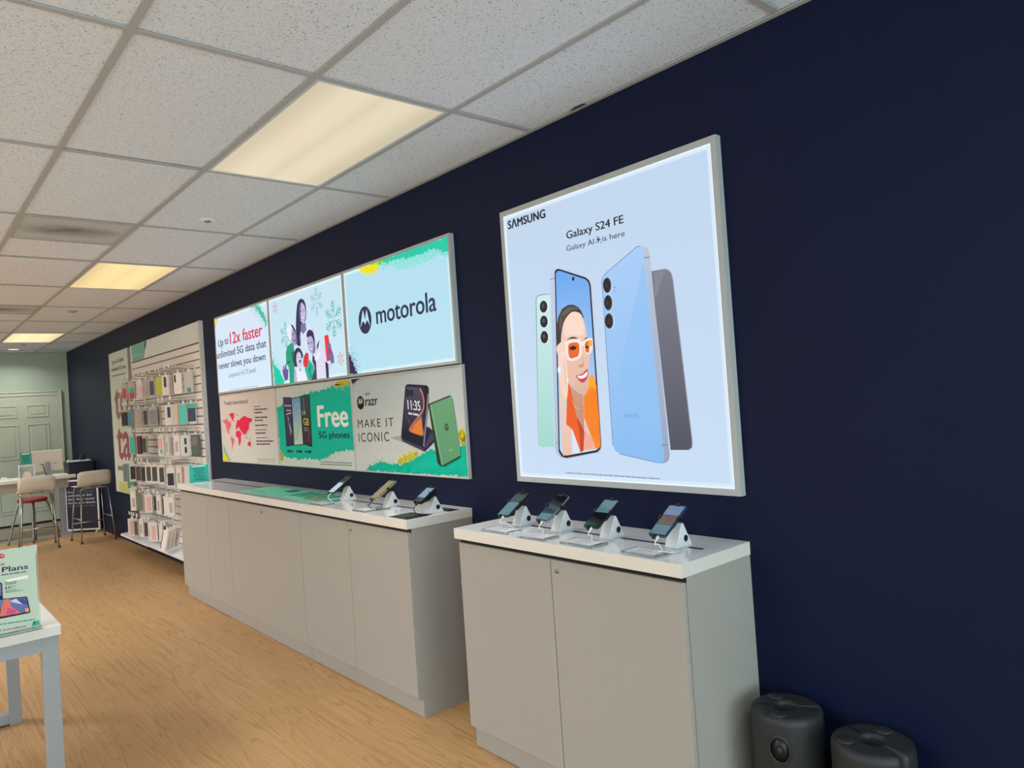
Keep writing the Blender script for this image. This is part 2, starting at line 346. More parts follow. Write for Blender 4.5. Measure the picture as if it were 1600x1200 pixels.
ART = {"big":[["p",1,[205,234,235],[[2.404,1.968],[2.393,1.98],[2.369,1.982],[2.31,1.977],[2.35,1.293],[2.43,1.292],[2.45,1.297],[2.454,1.311]],0,[160,214,206]],["p",2,[120,170,165],[[2.407,1.968],[2.396,1.981],[2.368,1.984],[2.309,1.978],[2.31,1.975],[2.369,1.979],[2.393,1.977],[2.401,1.965],[2.453,1.311],[2.449,1.297],[2.455,1.306]],0,None],["e",2,[235,245,248],[2.354,1.926],0.027,0.029],["e",3,[25,25,32],[2.358,1.926],0.025,0.027],["e",4,[70,70,85],[2.36,1.93],0.009,0.01],["e",2,[235,245,248],[2.358,1.858],0.027,0.03],["e",3,[25,25,32],[2.362,1.859],0.025,0.027],["e",4,[70,70,85],[2.364,1.863],0.009,0.01],["e",2,[235,245,248],[2.362,1.789],0.027,0.03],["e",3,[25,25,32],[2.366,1.789],0.025,0.028],["e",4,[70,70,85],[2.369,1.793],0.01,0.01],["p",3,[196,208,232],[[2.302,2.059],[2.291,2.078],[2.266,2.087],[2.239,2.08],[2.083,2.017],[2.065,2.001],[2.059,1.977],[2.063,1.3],[2.069,1.283],[2.086,1.271],[2.278,1.24],[2.316,1.246],[2.34,1.266],[2.344,1.289]],0,[178,190,216]],["p",4,[150,162,190],[[2.305,2.041],[2.273,2.045],[2.274,2.04],[2.304,2.036]],0,None],["p",4,[150,162,190],[[2.342,1.311],[2.322,1.316],[2.321,1.311],[2.341,1.306]],0,None],["p",4,[18,18,26],[[2.272,2.068],[2.261,2.078],[2.244,2.077],[2.091,2.014],[2.071,1.999],[2.063,1.976],[2.066,1.307],[2.073,1.287],[2.091,1.274],[2.278,1.245],[2.307,1.251],[2.324,1.273]],0,None],["p",5,[104,166,238],[[2.265,2.06],[2.255,2.069],[2.24,2.068],[2.094,2.007],[2.077,1.993],[2.071,1.973],[2.073,1.312],[2.08,1.293],[2.097,1.282],[2.276,1.256],[2.3,1.262],[2.315,1.282]],0,[190,220,246]],["e",10,[18,18,26],[2.16,2.019],0.007,0.009],["p",6,[215,228,245],[[2.232,1.415],[2.149,1.413],[2.096,1.289],[2.191,1.27],[2.246,1.262]],0,None],["p",6,[60,50,48],[[2.287,1.767],[2.282,1.828],[2.267,1.869],[2.241,1.9],[2.203,1.912],[2.172,1.909],[2.144,1.895],[2.126,1.874],[2.117,1.851],[2.122,1.827],[2.228,1.804],[2.249,1.769],[2.265,1.734],[2.289,1.73]],0,None],["p",6,[120,112,106],[[2.257,1.868],[2.219,1.897],[2.185,1.905],[2.16,1.899],[2.141,1.883],[2.178,1.887],[2.218,1.869],[2.246,1.842],[2.264,1.808]],1,None],["p",7,[246,212,194],[[2.261,1.755],[2.249,1.812],[2.229,1.849],[2.189,1.877],[2.156,1.876],[2.129,1.861],[2.117,1.833],[2.108,1.802],[2.104,1.748],[2.095,1.695],[2.1,1.654],[2.108,1.622],[2.107,1.583],[2.115,1.55],[2.128,1.527],[2.15,1.519],[2.18,1.533],[2.217,1.563],[2.237,1.587],[2.236,1.658],[2.252,1.696]],1,[222,176,156]],["p",8,[248,218,202],[[2.225,1.84],[2.188,1.869],[2.155,1.868],[2.128,1.849],[2.119,1.809],[2.127,1.775],[2.197,1.779],[2.235,1.78]],1,None],["p",8,[234,186,168],[[2.234,1.658],[2.192,1.655],[2.183,1.618],[2.196,1.571],[2.217,1.566],[2.237,1.591]],1,None],["p",7,[206,152,128],[[2.218,1.56],[2.183,1.531],[2.15,1.518],[2.154,1.437],[2.156,1.369],[2.187,1.402],[2.207,1.457],[2.216,1.508]],0,[196,138,112]],["p",6,[250,132,22],[[2.236,1.578],[2.222,1.56],[2.211,1.499],[2.197,1.426],[2.157,1.363],[2.149,1.512],[2.123,1.531],[2.105,1.595],[2.09,1.603],[2.075,1.582],[2.069,1.546],[2.068,1.424],[2.069,1.304],[2.078,1.291],[2.167,1.28],[2.19,1.27],[2.227,1.369],[2.264,1.394],[2.248,1.507]],0,None],["p",7,[236,92,18],[[2.236,1.578],[2.222,1.56],[2.211,1.499],[2.197,1.426],[2.174,1.39],[2.185,1.273],[2.227,1.369],[2.264,1.394],[2.248,1.507]],0,None],["p",8,[252,166,30],[[2.103,1.598],[2.091,1.602],[2.077,1.58],[2.07,1.547],[2.077,1.535],[2.095,1.553],[2.117,1.537]],0,None],["l",9,[226,112,12],[[2.129,1.52],[2.144,1.354]],0.0022,0],["l",9,[226,112,12],[[2.119,1.524],[2.133,1.349]],0.0022,0],["l",9,[226,112,12],[[2.109,1.528],[2.121,1.344]],0.0022,0],["l",9,[226,112,12],[[2.099,1.532],[2.11,1.34]],0.0022,0],["l",9,[226,112,12],[[2.089,1.537],[2.098,1.335]],0.0022,0],["l",9,[226,112,12],[[2.079,1.541],[2.087,1.33]],0.0022,0],["l",9,[226,112,12],[[2.069,1.545],[2.075,1.326]],0.0022,0],["p",8,[190,66,28],[[2.198,1.428],[2.156,1.366],[2.17,1.278],[2.188,1.271],[2.185,1.354]],0,None],["l",9,[170,120,80],[[2.214,1.511],[2.201,1.475],[2.177,1.456],[2.158,1.473]],0.002,0],["l",9,[240,225,190],[[2.214,1.493],[2.197,1.465],[2.173,1.459]],0.002,0],["p",8,[240,208,192],[[2.286,1.607],[2.263,1.575],[2.255,1.513],[2.263,1.394],[2.256,1.379],[2.231,1.374],[2.24,1.264],[2.265,1.258],[2.297,1.256],[2.299,1.355],[2.292,1.502]],0,[232,190,172]],["p",9,[244,212,196],[[2.291,1.734],[2.268,1.753],[2.244,1.763],[2.235,1.753],[2.244,1.729],[2.235,1.713],[2.234,1.676],[2.232,1.622],[2.234,1.567],[2.248,1.507],[2.268,1.517],[2.28,1.569],[2.29,1.613],[2.286,1.693]],1,None],["l",10,[214,160,140],[[2.25,1.672],[2.248,1.623],[2.249,1.568]],0.003,0],["e",10,[214,228,246],[2.281,1.632],0.013,0.021],["e",11,[245,250,255],[2.283,1.637],0.007,0.01],["p",9,[247,232,228],[[2.239,1.745],[2.229,1.76],[2.207,1.764],[2.157,1.761],[2.14,1.752],[2.136,1.728],[2.14,1.696],[2.15,1.679],[2.174,1.67],[2.208,1.667],[2.227,1.675],[2.236,1.707]],0,None],["p",10,[236,102,30],[[2.218,1.735],[2.21,1.745],[2.191,1.747],[2.162,1.745],[2.152,1.737],[2.152,1.712],[2.157,1.693],[2.167,1.684],[2.205,1.678],[2.216,1.687],[2.22,1.706]],0,None],["p",9,[247,232,228],[[2.127,1.733],[2.117,1.751],[2.102,1.754],[2.076,1.756],[2.071,1.745],[2.076,1.71],[2.087,1.692],[2.113,1.689],[2.123,1.702]],0,None],["p",10,[236,102,30],[[2.119,1.731],[2.111,1.743],[2.098,1.746],[2.085,1.746],[2.098,1.696],[2.112,1.696],[2.118,1.705]],0,None],["p",11,[252,172,40],[[2.096,1.745],[2.075,1.747],[2.078,1.721],[2.102,1.723]],0,None],["p",9,[247,232,228],[[2.14,1.745],[2.121,1.745],[2.122,1.729],[2.137,1.727]],0,None],["p",9,[240,224,222],[[2.267,1.711],[2.235,1.714],[2.235,1.7],[2.265,1.694]],0,None],["e",11,[90,30,16],[2.189,1.722],0.02,0.008],["e",12,[30,14,12],[2.184,1.723],0.009,0.008],["e",11,[90,30,16],[2.107,1.72],0.01,0.006],["l",12,[50,20,14],[[2.212,1.724],[2.193,1.731],[2.167,1.724]],0.004,0],["p",9,[70,46,42],[[2.226,1.757],[2.206,1.769],[2.182,1.771],[2.157,1.762],[2.157,1.759],[2.186,1.763],[2.207,1.76]],1,None],["p",9,[70,46,42],[[2.119,1.757],[2.106,1.762],[2.102,1.759],[2.117,1.752]],0,None],["p",9,[212,150,132],[[2.163,1.641],[2.156,1.652],[2.146,1.647],[2.135,1.657],[2.131,1.647],[2.139,1.638],[2.152,1.636]],1,None],["l",9,[222,164,146],[[2.138,1.686],[2.134,1.656]],0.004,0],["p",9,[206,66,78],[[2.183,1.603],[2.159,1.605],[2.138,1.612],[2.117,1.627],[2.111,1.619],[2.113,1.599],[2.126,1.58],[2.145,1.57],[2.164,1.578],[2.175,1.591]],1,None],["p",10,[252,250,248],[[2.174,1.601],[2.147,1.601],[2.129,1.609],[2.115,1.616],[2.118,1.601],[2.133,1.591],[2.155,1.588],[2.168,1.593]],1,None],["e",10,[250,240,220],[2.236,1.584],0.005,0.006],["p",1,[122,122,138],[[1.746,1.98],[1.682,1.978],[1.664,1.97],[1.652,1.955],[1.647,1.929],[1.612,1.316],[1.614,1.301],[1.63,1.289],[1.713,1.288]],0,[74,76,90]],["p",2,[132,132,148],[[1.728,1.976],[1.681,1.973],[1.727,1.881],[1.737,1.883]],0,None],["l",3,[150,152,165],[[1.68,1.977],[1.664,1.97],[1.652,1.955],[1.647,1.929],[1.611,1.316],[1.615,1.298],[1.632,1.288]],0.004,0],["p",3,[186,196,216],[[1.783,2.085],[1.761,2.076],[1.75,2.063],[1.746,2.042],[1.718,1.272],[1.722,1.252],[1.734,1.24],[1.756,1.235],[1.783,1.237]],0,[150,162,190]],["p",4,[168,204,246],[[1.999,1.985],[1.992,1.999],[1.977,2.01],[1.806,2.087],[1.788,2.086],[1.776,2.074],[1.773,2.047],[1.744,1.258],[1.752,1.242],[1.771,1.237],[1.966,1.268],[1.991,1.281],[2.002,1.303]],0,[134,186,240]],["p",5,[150,196,244],[[1.778,2.024],[1.771,1.943],[1.749,1.382],[1.786,1.319],[1.957,1.55]],0,[140,190,241]],["l",6,[96,126,176],[[2.002,1.303],[1.999,1.985],[1.992,1.999],[1.977,2.01],[1.806,2.087],[1.788,2.086]],0.003,0],["l",6,[110,136,180],[[1.966,1.268],[1.771,1.237]],0.003,0],["l",6,[90,110,150],[[1.776,2.038],[1.747,2.035]],0.003,0],["l",6,[90,110,150],[[1.752,1.306],[1.723,1.308]],0.003,0],["e",5,[226,234,248],[1.968,1.959],0.022,0.033],["e",6,[70,76,92],[1.971,1.961],0.022,0.032],["e",7,[16,16,22],[1.975,1.962],0.019,0.029],["e",8,[60,40,44],[1.975,1.959],0.008,0.012],["e",5,[226,234,248],[1.969,1.888],0.022,0.033],["e",6,[70,76,92],[1.972,1.889],0.022,0.032],["e",7,[16,16,22],[1.976,1.891],0.019,0.028],["e",8,[60,40,44],[1.976,1.887],0.008,0.012],["e",5,[226,234,248],[1.97,1.813],0.022,0.033],["e",6,[70,76,92],[1.973,1.814],0.021,0.032],["e",7,[16,16,22],[1.978,1.815],0.02,0.029],["e",8,[60,40,44],[1.978,1.812],0.009,0.012],["e",5,[120,140,170],[1.933,1.946],0.004,0.004],["e",5,[120,140,170],[1.933,1.93],0.003,0.003],["t",5,[112,158,226],
"SΛMSUNG",[1.932,1.415],[1.854,1.413],0.016,1,1.0],["l",5,[140,150,165],[[2.291,1.18],[2.007,1.178],[1.771,1.175]],0.005,1],["t",5,[22,22,34],
"SΛMSUNG",[2.561,2.321],[2.307,2.319],0.037,3.4,1.06],["t",5,[22,22,34],
"Galaxy S24 FE",[2.184,2.196],[1.864,2.195],0.032,1.6,1.0],["t",5,[46,46,66],
"Galaxy AI",[2.19,2.144],[2.029,2.143],0.023,0.4,1.0],["t",5,[46,46,66],
"is here",[1.981,2.144],[1.862,2.142],0.023,0.4,1.0],["p",5,[34,64,150],[[2.001,2.172],[1.998,2.159],[1.987,2.153],[1.999,2.152],[2.004,2.14],[2.007,2.153],[2.018,2.16],[2.006,2.161]],0,None],["p",5,[34,64,150],[[2.015,2.154],[2.014,2.149],[2.009,2.147],[2.014,2.146],[2.016,2.142],[2.017,2.147],[2.021,2.149],[2.017,2.15]],0,None],["p",5,[34,64,150],[[1.989,2.147],[1.988,2.142],[1.984,2.14],[1.988,2.14],[1.99,2.136],[1.991,2.14],[1.995,2.142],[1.991,2.143]],0,None],["p",5,[34,64,150],[[2.01,2.174],[2.009,2.17],[2.006,2.169],[2.009,2.168],[2.011,2.165],[2.012,2.169],[2.015,2.171],[2.011,2.171]],0,None]],
"speed":[["y",1,[60,190,160],[[5.781,2.399],[5.602,2.387],[5.529,2.321],[5.467,2.248],[5.482,2.198],[5.551,2.281],[5.642,2.345]],130,0.05],["p",1,[200,225,240],[[5.781,2.395],[5.687,2.388],[5.568,2.283],[5.547,2.206],[5.629,2.321]],1,None],["p",2,[250,236,10],[[6.679,2.403],[6.544,2.397],[6.576,2.362],[6.621,2.323],[6.662,2.29]],0,None],["y",1,[150,205,60],[[6.569,2.397],[6.536,2.394],[6.577,2.355],[6.618,2.315],[6.623,2.338]],20,0.02],["t",4,[44,42,78],
"Up to",[6.555,2.137],[6.306,2.149],0.061,1.2,1.0],["t",4,[216,34,74],
"12x faster",[6.264,2.137],[5.561,2.137],0.095,1.8,1.0],["t",4,[44,42,78],
"unlimited 5G data that",[6.611,2.04],[5.499,2.043],0.058,1.2,1.0],["t",4,[44,42,78],
"never slows you down",[6.575,1.942],[5.53,1.943],0.057,1.2,1.0],["t",4,[92,92,128],
"Compared to 4G LTE speeds",[6.352,1.855],[5.739,1.864],0.035,0.2,1.0],["l",4,[150,155,180],[[6.36,1.747],[5.703,1.749]],0.005,1]],
"family":[["y",1,[20,200,165],[[5.391,1.94],[5.343,1.888],[5.283,1.835],[5.23,1.797],[5.204,1.758],[5.24,1.733],[5.389,1.731]],170,0.07],["s",2,[220,90,105],[5.291,2.314],0.045],["s",2,[140,185,205],[4.599,2.269],0.1],["s",2,[70,180,165],[4.366,2.12],0.125],["s",2,[70,180,165],[5.129,2.094],0.1],["s",2,[225,90,110],[4.303,1.851],0.048],["p",3,[46,36,76],[[4.955,2.042],[4.942,2.152],[4.914,2.26],[4.883,2.308],[4.836,2.321],[4.79,2.305],[4.765,2.264],[4.763,2.208],[4.782,2.162],[4.812,2.153],[4.847,2.141],[4.866,2.085],[4.883,1.996],[4.943,2.002]],1,None],["p",4,[196,188,224],[[4.86,2.278],[4.823,2.291],[4.785,2.263],[4.772,2.215],[4.787,2.172],[4.825,2.15],[4.861,2.169],[4.873,2.222]],1,None],["p",5,[120,108,160],[[4.86,2.278],[4.835,2.285],[4.85,2.226],[4.852,2.174],[4.867,2.182],[4.873,2.222]],1,None],["e",6,[46,36,76],[4.843,2.234],0.01,0.004],["e",6,[46,36,76],[4.799,2.233],0.011,0.004],["p",6,[250,250,255],[[4.855,2.193],[4.805,2.186],[4.819,2.174],[4.842,2.178]],0,None],["l",6,[46,36,76],[[4.857,2.196],[4.831,2.173],[4.802,2.189]],0.004,0],["p",4,[122,112,168],[[4.862,2.143],[4.787,2.147],[4.777,2.094],[4.831,2.068],[4.872,2.095]],0,None],["p",3,[216,226,244],[[4.872,2.095],[4.832,2.065],[4.774,2.1],[4.693,2.123],[4.647,2.092],[4.621,2.033],[4.621,1.983],[4.772,1.966],[4.887,1.99]],1,None],["l",4,[176,186,214],[[4.694,2.117],[4.659,2.062],[4.652,2.011]],0.006,0],["p",4,[234,238,248],[[5.101,2.138],[5.044,2.162],[4.998,2.151],[5.015,2.101],[5.035,2.05],[5.075,2.061],[5.095,2.097]],1,None],["p",4,[160,150,188],[[5.022,2.142],[4.984,2.141],[4.956,2.101],[4.937,2.04],[4.96,2.009],[5.01,2.007],[5.033,2.044],[5.034,2.097]],1,None],["p",5,[46,36,76],[[5.032,2.158],[4.989,2.147],[4.953,2.104],[4.969,2.096],[5.001,2.133]],1,None],["e",6,[46,36,76],[5.005,2.087],0.013,0.004],["e",6,[46,36,76],[4.964,2.086],0.009,0.004],["l",6,[46,36,76],[[5.005,2.041],[4.98,2.035],[4.955,2.042]],0.005,0],["p",5,[110,98,148],[[4.948,2.094],[4.934,2.04],[4.958,2.006],[4.962,2.043]],0,None],["p",4,[22,156,124],[[5.143,1.967],[5.108,2.009],[5.035,2.029],[4.999,2.007],[4.996,1.954],[5.028,1.737],[5.108,1.729],[5.104,1.816],[5.115,1.864],[5.15,1.88]],0,None],["p",5,[14,110,92],[[5.045,1.958],[4.994,1.967],[5.008,1.876],[5.037,1.891]],0,None],["l",5,[46,36,76],[[5.128,1.885],[5.079,1.894]],0.01,0],["p",6,[100,80,154],[[5.226,1.852],[5.2,1.839],[5.206,1.871],[5.183,1.872],[5.175,1.841],[5.162,1.884],[5.143,1.879],[5.145,1.842],[5.117,1.838],[5.131,1.764],[5.187,1.759],[5.211,1.796]],0,None],["p",5,[46,36,76],[[5.012,1.909],[4.992,1.96],[4.937,1.983],[4.888,1.965],[4.855,1.921],[4.876,1.898],[4.914,1.948],[4.969,1.905],[4.962,1.851],[5.008,1.854]],1,None],["p",5,[214,206,232],[[4.962,1.938],[4.911,1.952],[4.877,1.912],[4.881,1.866],[4.916,1.833],[4.957,1.845],[4.972,1.886]],1,None],["e",6,[46,36,76],[4.941,1.913],0.009,0.003],["e",6,[46,36,76],[4.899,1.911],0.009,0.004],["e",6,[70,44,80],[4.909,1.882],0.015,0.012],["p",4,[234,236,248],[[5.011,1.835],[4.957,1.845],[4.907,1.829],[4.84,1.798],[4.776,1.74],[5.0,1.735],[5.03,1.742]],0,None],["l",5,[46,36,76],[[4.925,1.83],[4.91,1.813]],0.012,0],["p",5,[180,176,214],[[5.011,1.835],[4.986,1.834],[4.981,1.739],[5.019,1.737]],0,None],["p",4,[222,222,242],[[4.649,1.929],[4.593,1.974],[4.537,1.95],[4.514,1.899],[4.518,1.85],[4.485,1.74],[4.649,1.735],[4.667,1.805],[4.686,1.87]],0,None],["p",5,[46,36,76],[[4.781,2.047],[4.765,2.079],[4.723,2.088],[4.677,2.069],[4.661,2.025],[4.653,1.986],[4.68,2.014],[4.71,2.042],[4.759,2.04]],1,None],["p",4,[186,176,214],[[4.771,2.039],[4.715,2.046],[4.671,2.013],[4.651,1.961],[4.676,1.919],[4.721,1.92],[4.757,1.955],[4.777,1.998]],1,None],["p",5,[120,108,160],[[4.68,2.014],[4.651,1.961],[4.676,1.919],[4.7,1.928],[4.681,1.964]],1,None],["e",6,[46,36,76],[4.754,1.996],0.012,0.005],["e",6,[46,36,76],[4.702,1.996],0.011,0.004],["p",6,[250,250,255],[[4.745,1.956],[4.699,1.959],[4.709,1.946],[4.732,1.946]],0,None],["l",6,[46,36,76],[[4.75,1.958],[4.724,1.941],[4.693,1.959]],0.005,0],["p",5,[66,54,96],[[4.705,1.915],[4.657,1.874],[4.66,1.736],[4.75,1.737],[4.682,1.816],[4.715,1.866]],0,None],["p",6,[240,240,250],[[4.677,1.881],[4.595,1.918],[4.584,1.905],[4.659,1.861]],0,None],["p",5,[60,50,92],[[4.63,1.971],[4.589,2.005],[4.607,1.957],[4.628,1.934]],0,None],["p",5,[24,180,146],[[4.84,1.823],[4.756,1.882],[4.685,1.819],[4.747,1.737],[4.804,1.742]],0,None],["p",6,[12,110,100],[[4.779,1.819],[4.767,1.822],[4.744,1.76],[4.754,1.753]],0,None],["p",6,[14,130,110],[[4.731,1.851],[4.72,1.85],[4.768,1.793],[4.781,1.804]],0,None],["p",6,[224,40,62],[[4.859,1.877],[4.836,1.914],[4.803,1.933],[4.767,1.921],[4.779,1.858],[4.821,1.832],[4.854,1.844]],1,None],["l",7,[160,24,50],[[4.834,1.894],[4.79,1.897]],0.006,0],["p",4,[214,214,238],[[4.59,1.999],[4.535,1.962],[4.489,1.946],[4.477,1.896],[4.519,1.899],[4.572,1.941]],0,None],["p",5,[236,48,50],[[4.51,2.023],[4.453,2.025],[4.439,1.959],[4.43,1.855],[4.497,1.846],[4.506,1.935]],0,None],["p",6,[112,102,166],[[4.471,1.962],[4.448,1.972],[4.424,1.958],[4.42,1.927],[4.393,1.879],[4.391,1.835],[4.429,1.823],[4.458,1.863],[4.488,1.896],[4.468,1.913],[4.485,1.933]],0,None],["p",7,[200,38,50],[[4.459,1.931],[4.426,1.931],[4.422,1.897],[4.464,1.894]],0,None],["p",5,[46,36,76],[[4.521,1.85],[4.479,1.832],[4.48,1.738],[4.518,1.737]],0,None],["p",5,[206,206,232],[[4.479,1.832],[4.434,1.825],[4.464,1.782],[4.481,1.774]],0,None]],
"brand":[["p",1,[150,226,226],[[3.73,2.364],[3.628,2.382],[3.465,2.38],[3.239,2.378],[3.028,2.355],[3.034,2.281],[3.14,2.307],[3.248,2.294],[3.372,2.292],[3.502,2.295],[3.632,2.346]],1,None],["y",2,[26,200,166],[[3.727,2.387],[3.49,2.399],[3.236,2.4],[3.023,2.393],[3.029,2.309],[3.104,2.322],[3.187,2.355],[3.291,2.343],[3.417,2.351],[3.561,2.364],[3.672,2.367]],150,0.04],["y",3,[96,206,70],[[3.928,2.386],[3.727,2.387],[3.667,2.386],[3.715,2.368],[3.789,2.359]],50,0.03],["y",4,[240,226,6],[[3.985,2.38],[3.914,2.388],[3.772,2.374],[3.77,2.348],[3.823,2.326],[3.904,2.346]],80,0.03],["y",2,[40,34,82],[[4.201,1.874],[4.16,1.842],[4.123,1.788],[4.09,1.741],[4.202,1.74]],120,0.05],["e",4,[34,38,76],[3.955,2.061],0.079,0.085],["p",5,[190,225,240],[[4.016,2.019],[3.984,2.105],[3.97,2.126],[3.963,2.102],[3.954,2.062],[3.94,2.099],[3.927,2.124],[3.918,2.096],[3.897,2.017],[3.916,2.046],[3.931,2.058],[3.956,2.033],[3.97,2.055],[3.986,2.054]],0,None],["t",4,[34,38,76],
"motorola",[3.817,2.021],[3.19,2.02],0.107,1.5,1.0]],
"map":[["y",1,[150,212,204],[[6.616,1.266],[6.572,1.217],[6.515,1.163],[6.436,1.128],[6.506,1.114],[6.568,1.18],[6.621,1.216]],60,0.04],["p",2,[236,222,10],[[6.628,1.216],[6.577,1.186],[6.542,1.156],[6.488,1.119],[6.633,1.108]],0,None],["t",3,[80,72,92],
"Totally international",[6.535,1.62],[5.978,1.62],0.033,0.3,1.0],["p",3,[240,112,134],[[6.59,1.489],[6.493,1.491],[6.445,1.474],[6.403,1.471],[6.387,1.443],[6.428,1.413],[6.459,1.389],[6.441,1.354],[6.479,1.371],[6.514,1.408],[6.526,1.451],[6.568,1.463]],0,None],["p",3,[240,52,88],[[6.434,1.538],[6.356,1.549],[6.299,1.542],[6.311,1.508],[6.359,1.47],[6.373,1.497],[6.403,1.521]],0,None],["p",3,[240,112,134],[[6.419,1.344],[6.377,1.336],[6.332,1.315],[6.349,1.286],[6.387,1.256],[6.404,1.218],[6.411,1.243],[6.4,1.286],[6.421,1.316]],0,None],["p",3,[240,52,88],[[6.29,1.382],[6.242,1.395],[6.187,1.388],[6.156,1.37],[6.177,1.34],[6.183,1.305],[6.219,1.262],[6.241,1.281],[6.24,1.328],[6.296,1.346]],0,None],["p",4,[242,36,80],[[6.282,1.43],[6.26,1.46],[6.223,1.49],[6.202,1.476],[6.144,1.499],[6.062,1.518],[6.019,1.502],[5.9,1.487],[5.918,1.466],[5.971,1.455],[5.988,1.409],[6.035,1.381],[6.056,1.351],[6.076,1.375],[6.112,1.351],[6.148,1.381],[6.19,1.398],[6.217,1.429],[6.239,1.412],[6.281,1.403]],0,None],["p",3,[240,52,88],[[6.039,1.281],[5.995,1.307],[5.962,1.289],[5.969,1.253],[6.002,1.266],[6.039,1.264]],0,None],["e",3,[240,112,134],[6.047,1.329],0.014,0.005],["e",3,[240,112,134],[5.987,1.32],0.014,0.005],["e",3,[240,112,134],[6.313,1.475],0.014,0.006],["e",3,[240,112,134],[6.236,1.526],0.015,0.006],["e",3,[240,112,134],[6.076,1.34],0.014,0.006],["e",3,[240,112,134],[6.495,1.5],0.015,0.005],["e",3,[240,112,134],[5.997,1.401],0.014,0.005],["l",3,[92,84,92],[[5.851,1.585],[5.709,1.584]],0.006,1],["l",3,[92,84,92],[[5.851,1.562],[5.58,1.559]],0.011,1],["l",3,[92,84,92],[[5.852,1.536],[5.689,1.535]],0.011,1],["l",3,[92,84,92],[[5.849,1.497],[5.581,1.494]],0.011,1],["l",3,[92,84,92],[[5.85,1.473],[5.677,1.472]],0.011,1],["l",3,[92,84,92],[[5.849,1.432],[5.6,1.432]],0.011,1],["l",3,[92,84,92],[[5.848,1.395],[5.622,1.395]],0.006,1],["l",3,[92,84,92],[[5.849,1.368],[5.641,1.37]],0.011,1],["l",3,[92,84,92],[[5.843,1.331],[5.602,1.332]],0.006,1],["l",3,[92,84,92],[[5.843,1.304],[5.497,1.306]],0.011,1],["l",3,[92,84,92],[[5.844,1.279],[5.572,1.283]],0.011,1],["l",3,[150,140,132],[[5.846,1.157],[5.492,1.163]],0.004,1],["l",3,[150,140,132],[[5.846,1.14],[5.491,1.147]],0.004,1]],
"free":[["y",1,[0,196,170],[[5.391,1.56],[5.285,1.591],[5.109,1.617],[4.875,1.645],[4.621,1.663],[4.454,1.676],[4.219,1.704],[4.204,1.689],[4.212,1.254],[4.287,1.253],[4.376,1.246],[4.467,1.237],[4.564,1.211],[4.687,1.183],[4.889,1.181],[5.05,1.175],[5.244,1.183],[5.36,1.192],[5.388,1.253]],180,0.04],["y",2,[244,226,50],[[4.441,1.683],[4.371,1.701],[4.227,1.707],[4.239,1.682],[4.319,1.671]],60,0.03],["y",2,[240,216,60],[[5.392,1.222],[5.33,1.196],[5.319,1.169],[5.382,1.16]],50,0.03],["p",3,[24,20,34],[[5.269,1.639],[5.124,1.631],[5.123,1.582],[5.129,1.275],[5.261,1.266]],0,None],["p",4,[84,68,108],[[5.259,1.634],[5.136,1.626],[5.134,1.582],[5.139,1.281],[5.251,1.272]],0,[58,48,82]],["l",5,[200,196,214],[[5.251,1.574],[5.13,1.569]],0.009,0],["l",5,[200,196,214],[[5.22,1.537],[5.136,1.534]],0.009,0],["l",5,[200,196,214],[[5.225,1.507],[5.131,1.517]],0.009,0],["l",5,[200,196,214],[[5.206,1.489],[5.146,1.369]],0.009,0],["l",5,[200,196,214],[[5.193,1.483],[5.17,1.351]],0.009,0],["p",5,[20,26,32],[[4.954,1.633],[4.814,1.639],[4.823,1.266],[4.956,1.284]],0,None],["p",6,[64,82,84],[[4.946,1.628],[4.822,1.634],[4.833,1.273],[4.95,1.288]],0,[56,48,54]],["p",6,[24,28,34],[[5.122,1.627],[4.961,1.63],[4.957,1.28],[5.12,1.275]],0,None],["p",7,[116,160,208],[[5.114,1.622],[4.968,1.625],[4.967,1.286],[5.111,1.281]],0,[204,224,214]],["p",8,[190,206,120],[[5.082,1.327],[5.046,1.386],[4.981,1.467],[4.976,1.443],[5.028,1.374],[5.068,1.316]],1,None],["t",8,[225,235,240],
"12:3",[5.065,1.562],[5.015,1.565],0.015,0,1.0],["l",7,[150,170,160],[[4.916,1.621],[4.915,1.534]],0.006,0],["t",8,[226,226,210],
"14",[4.942,1.495],[4.897,1.494],0.037,0.5,1.0],["t",8,[222,206,110],
"GB",[4.939,1.424],[4.85,1.421],0.049,1,1.0],["l",7,[190,90,70],[[4.846,1.396],[4.885,1.305]],0.006,0],["l",7,[180,190,170],[[4.937,1.401],[4.871,1.401]],0.006,1],["l",7,[180,190,170],[[4.936,1.385],[4.873,1.385]],0.006,1],["t",4,[250,250,245],
"Free",[4.705,1.41],[4.275,1.409],0.142,2.6,1.0],["t",4,[16,48,66],
"5G phones",[4.706,1.33],[4.266,1.33],0.044,1.6,1.0],["l",4,[10,70,66],[[5.252,1.231],[5.149,1.231]],0.018,1],["l",4,[10,70,66],[[5.089,1.232],[4.998,1.231]],0.018,1],["l",4,[10,70,66],[[4.945,1.232],[4.841,1.233]],0.018,1],["l",4,[120,124,112],[[4.708,1.165],[4.257,1.167]],0.006,1],["l",4,[120,124,112],[[4.708,1.148],[4.257,1.152]],0.006,1]],
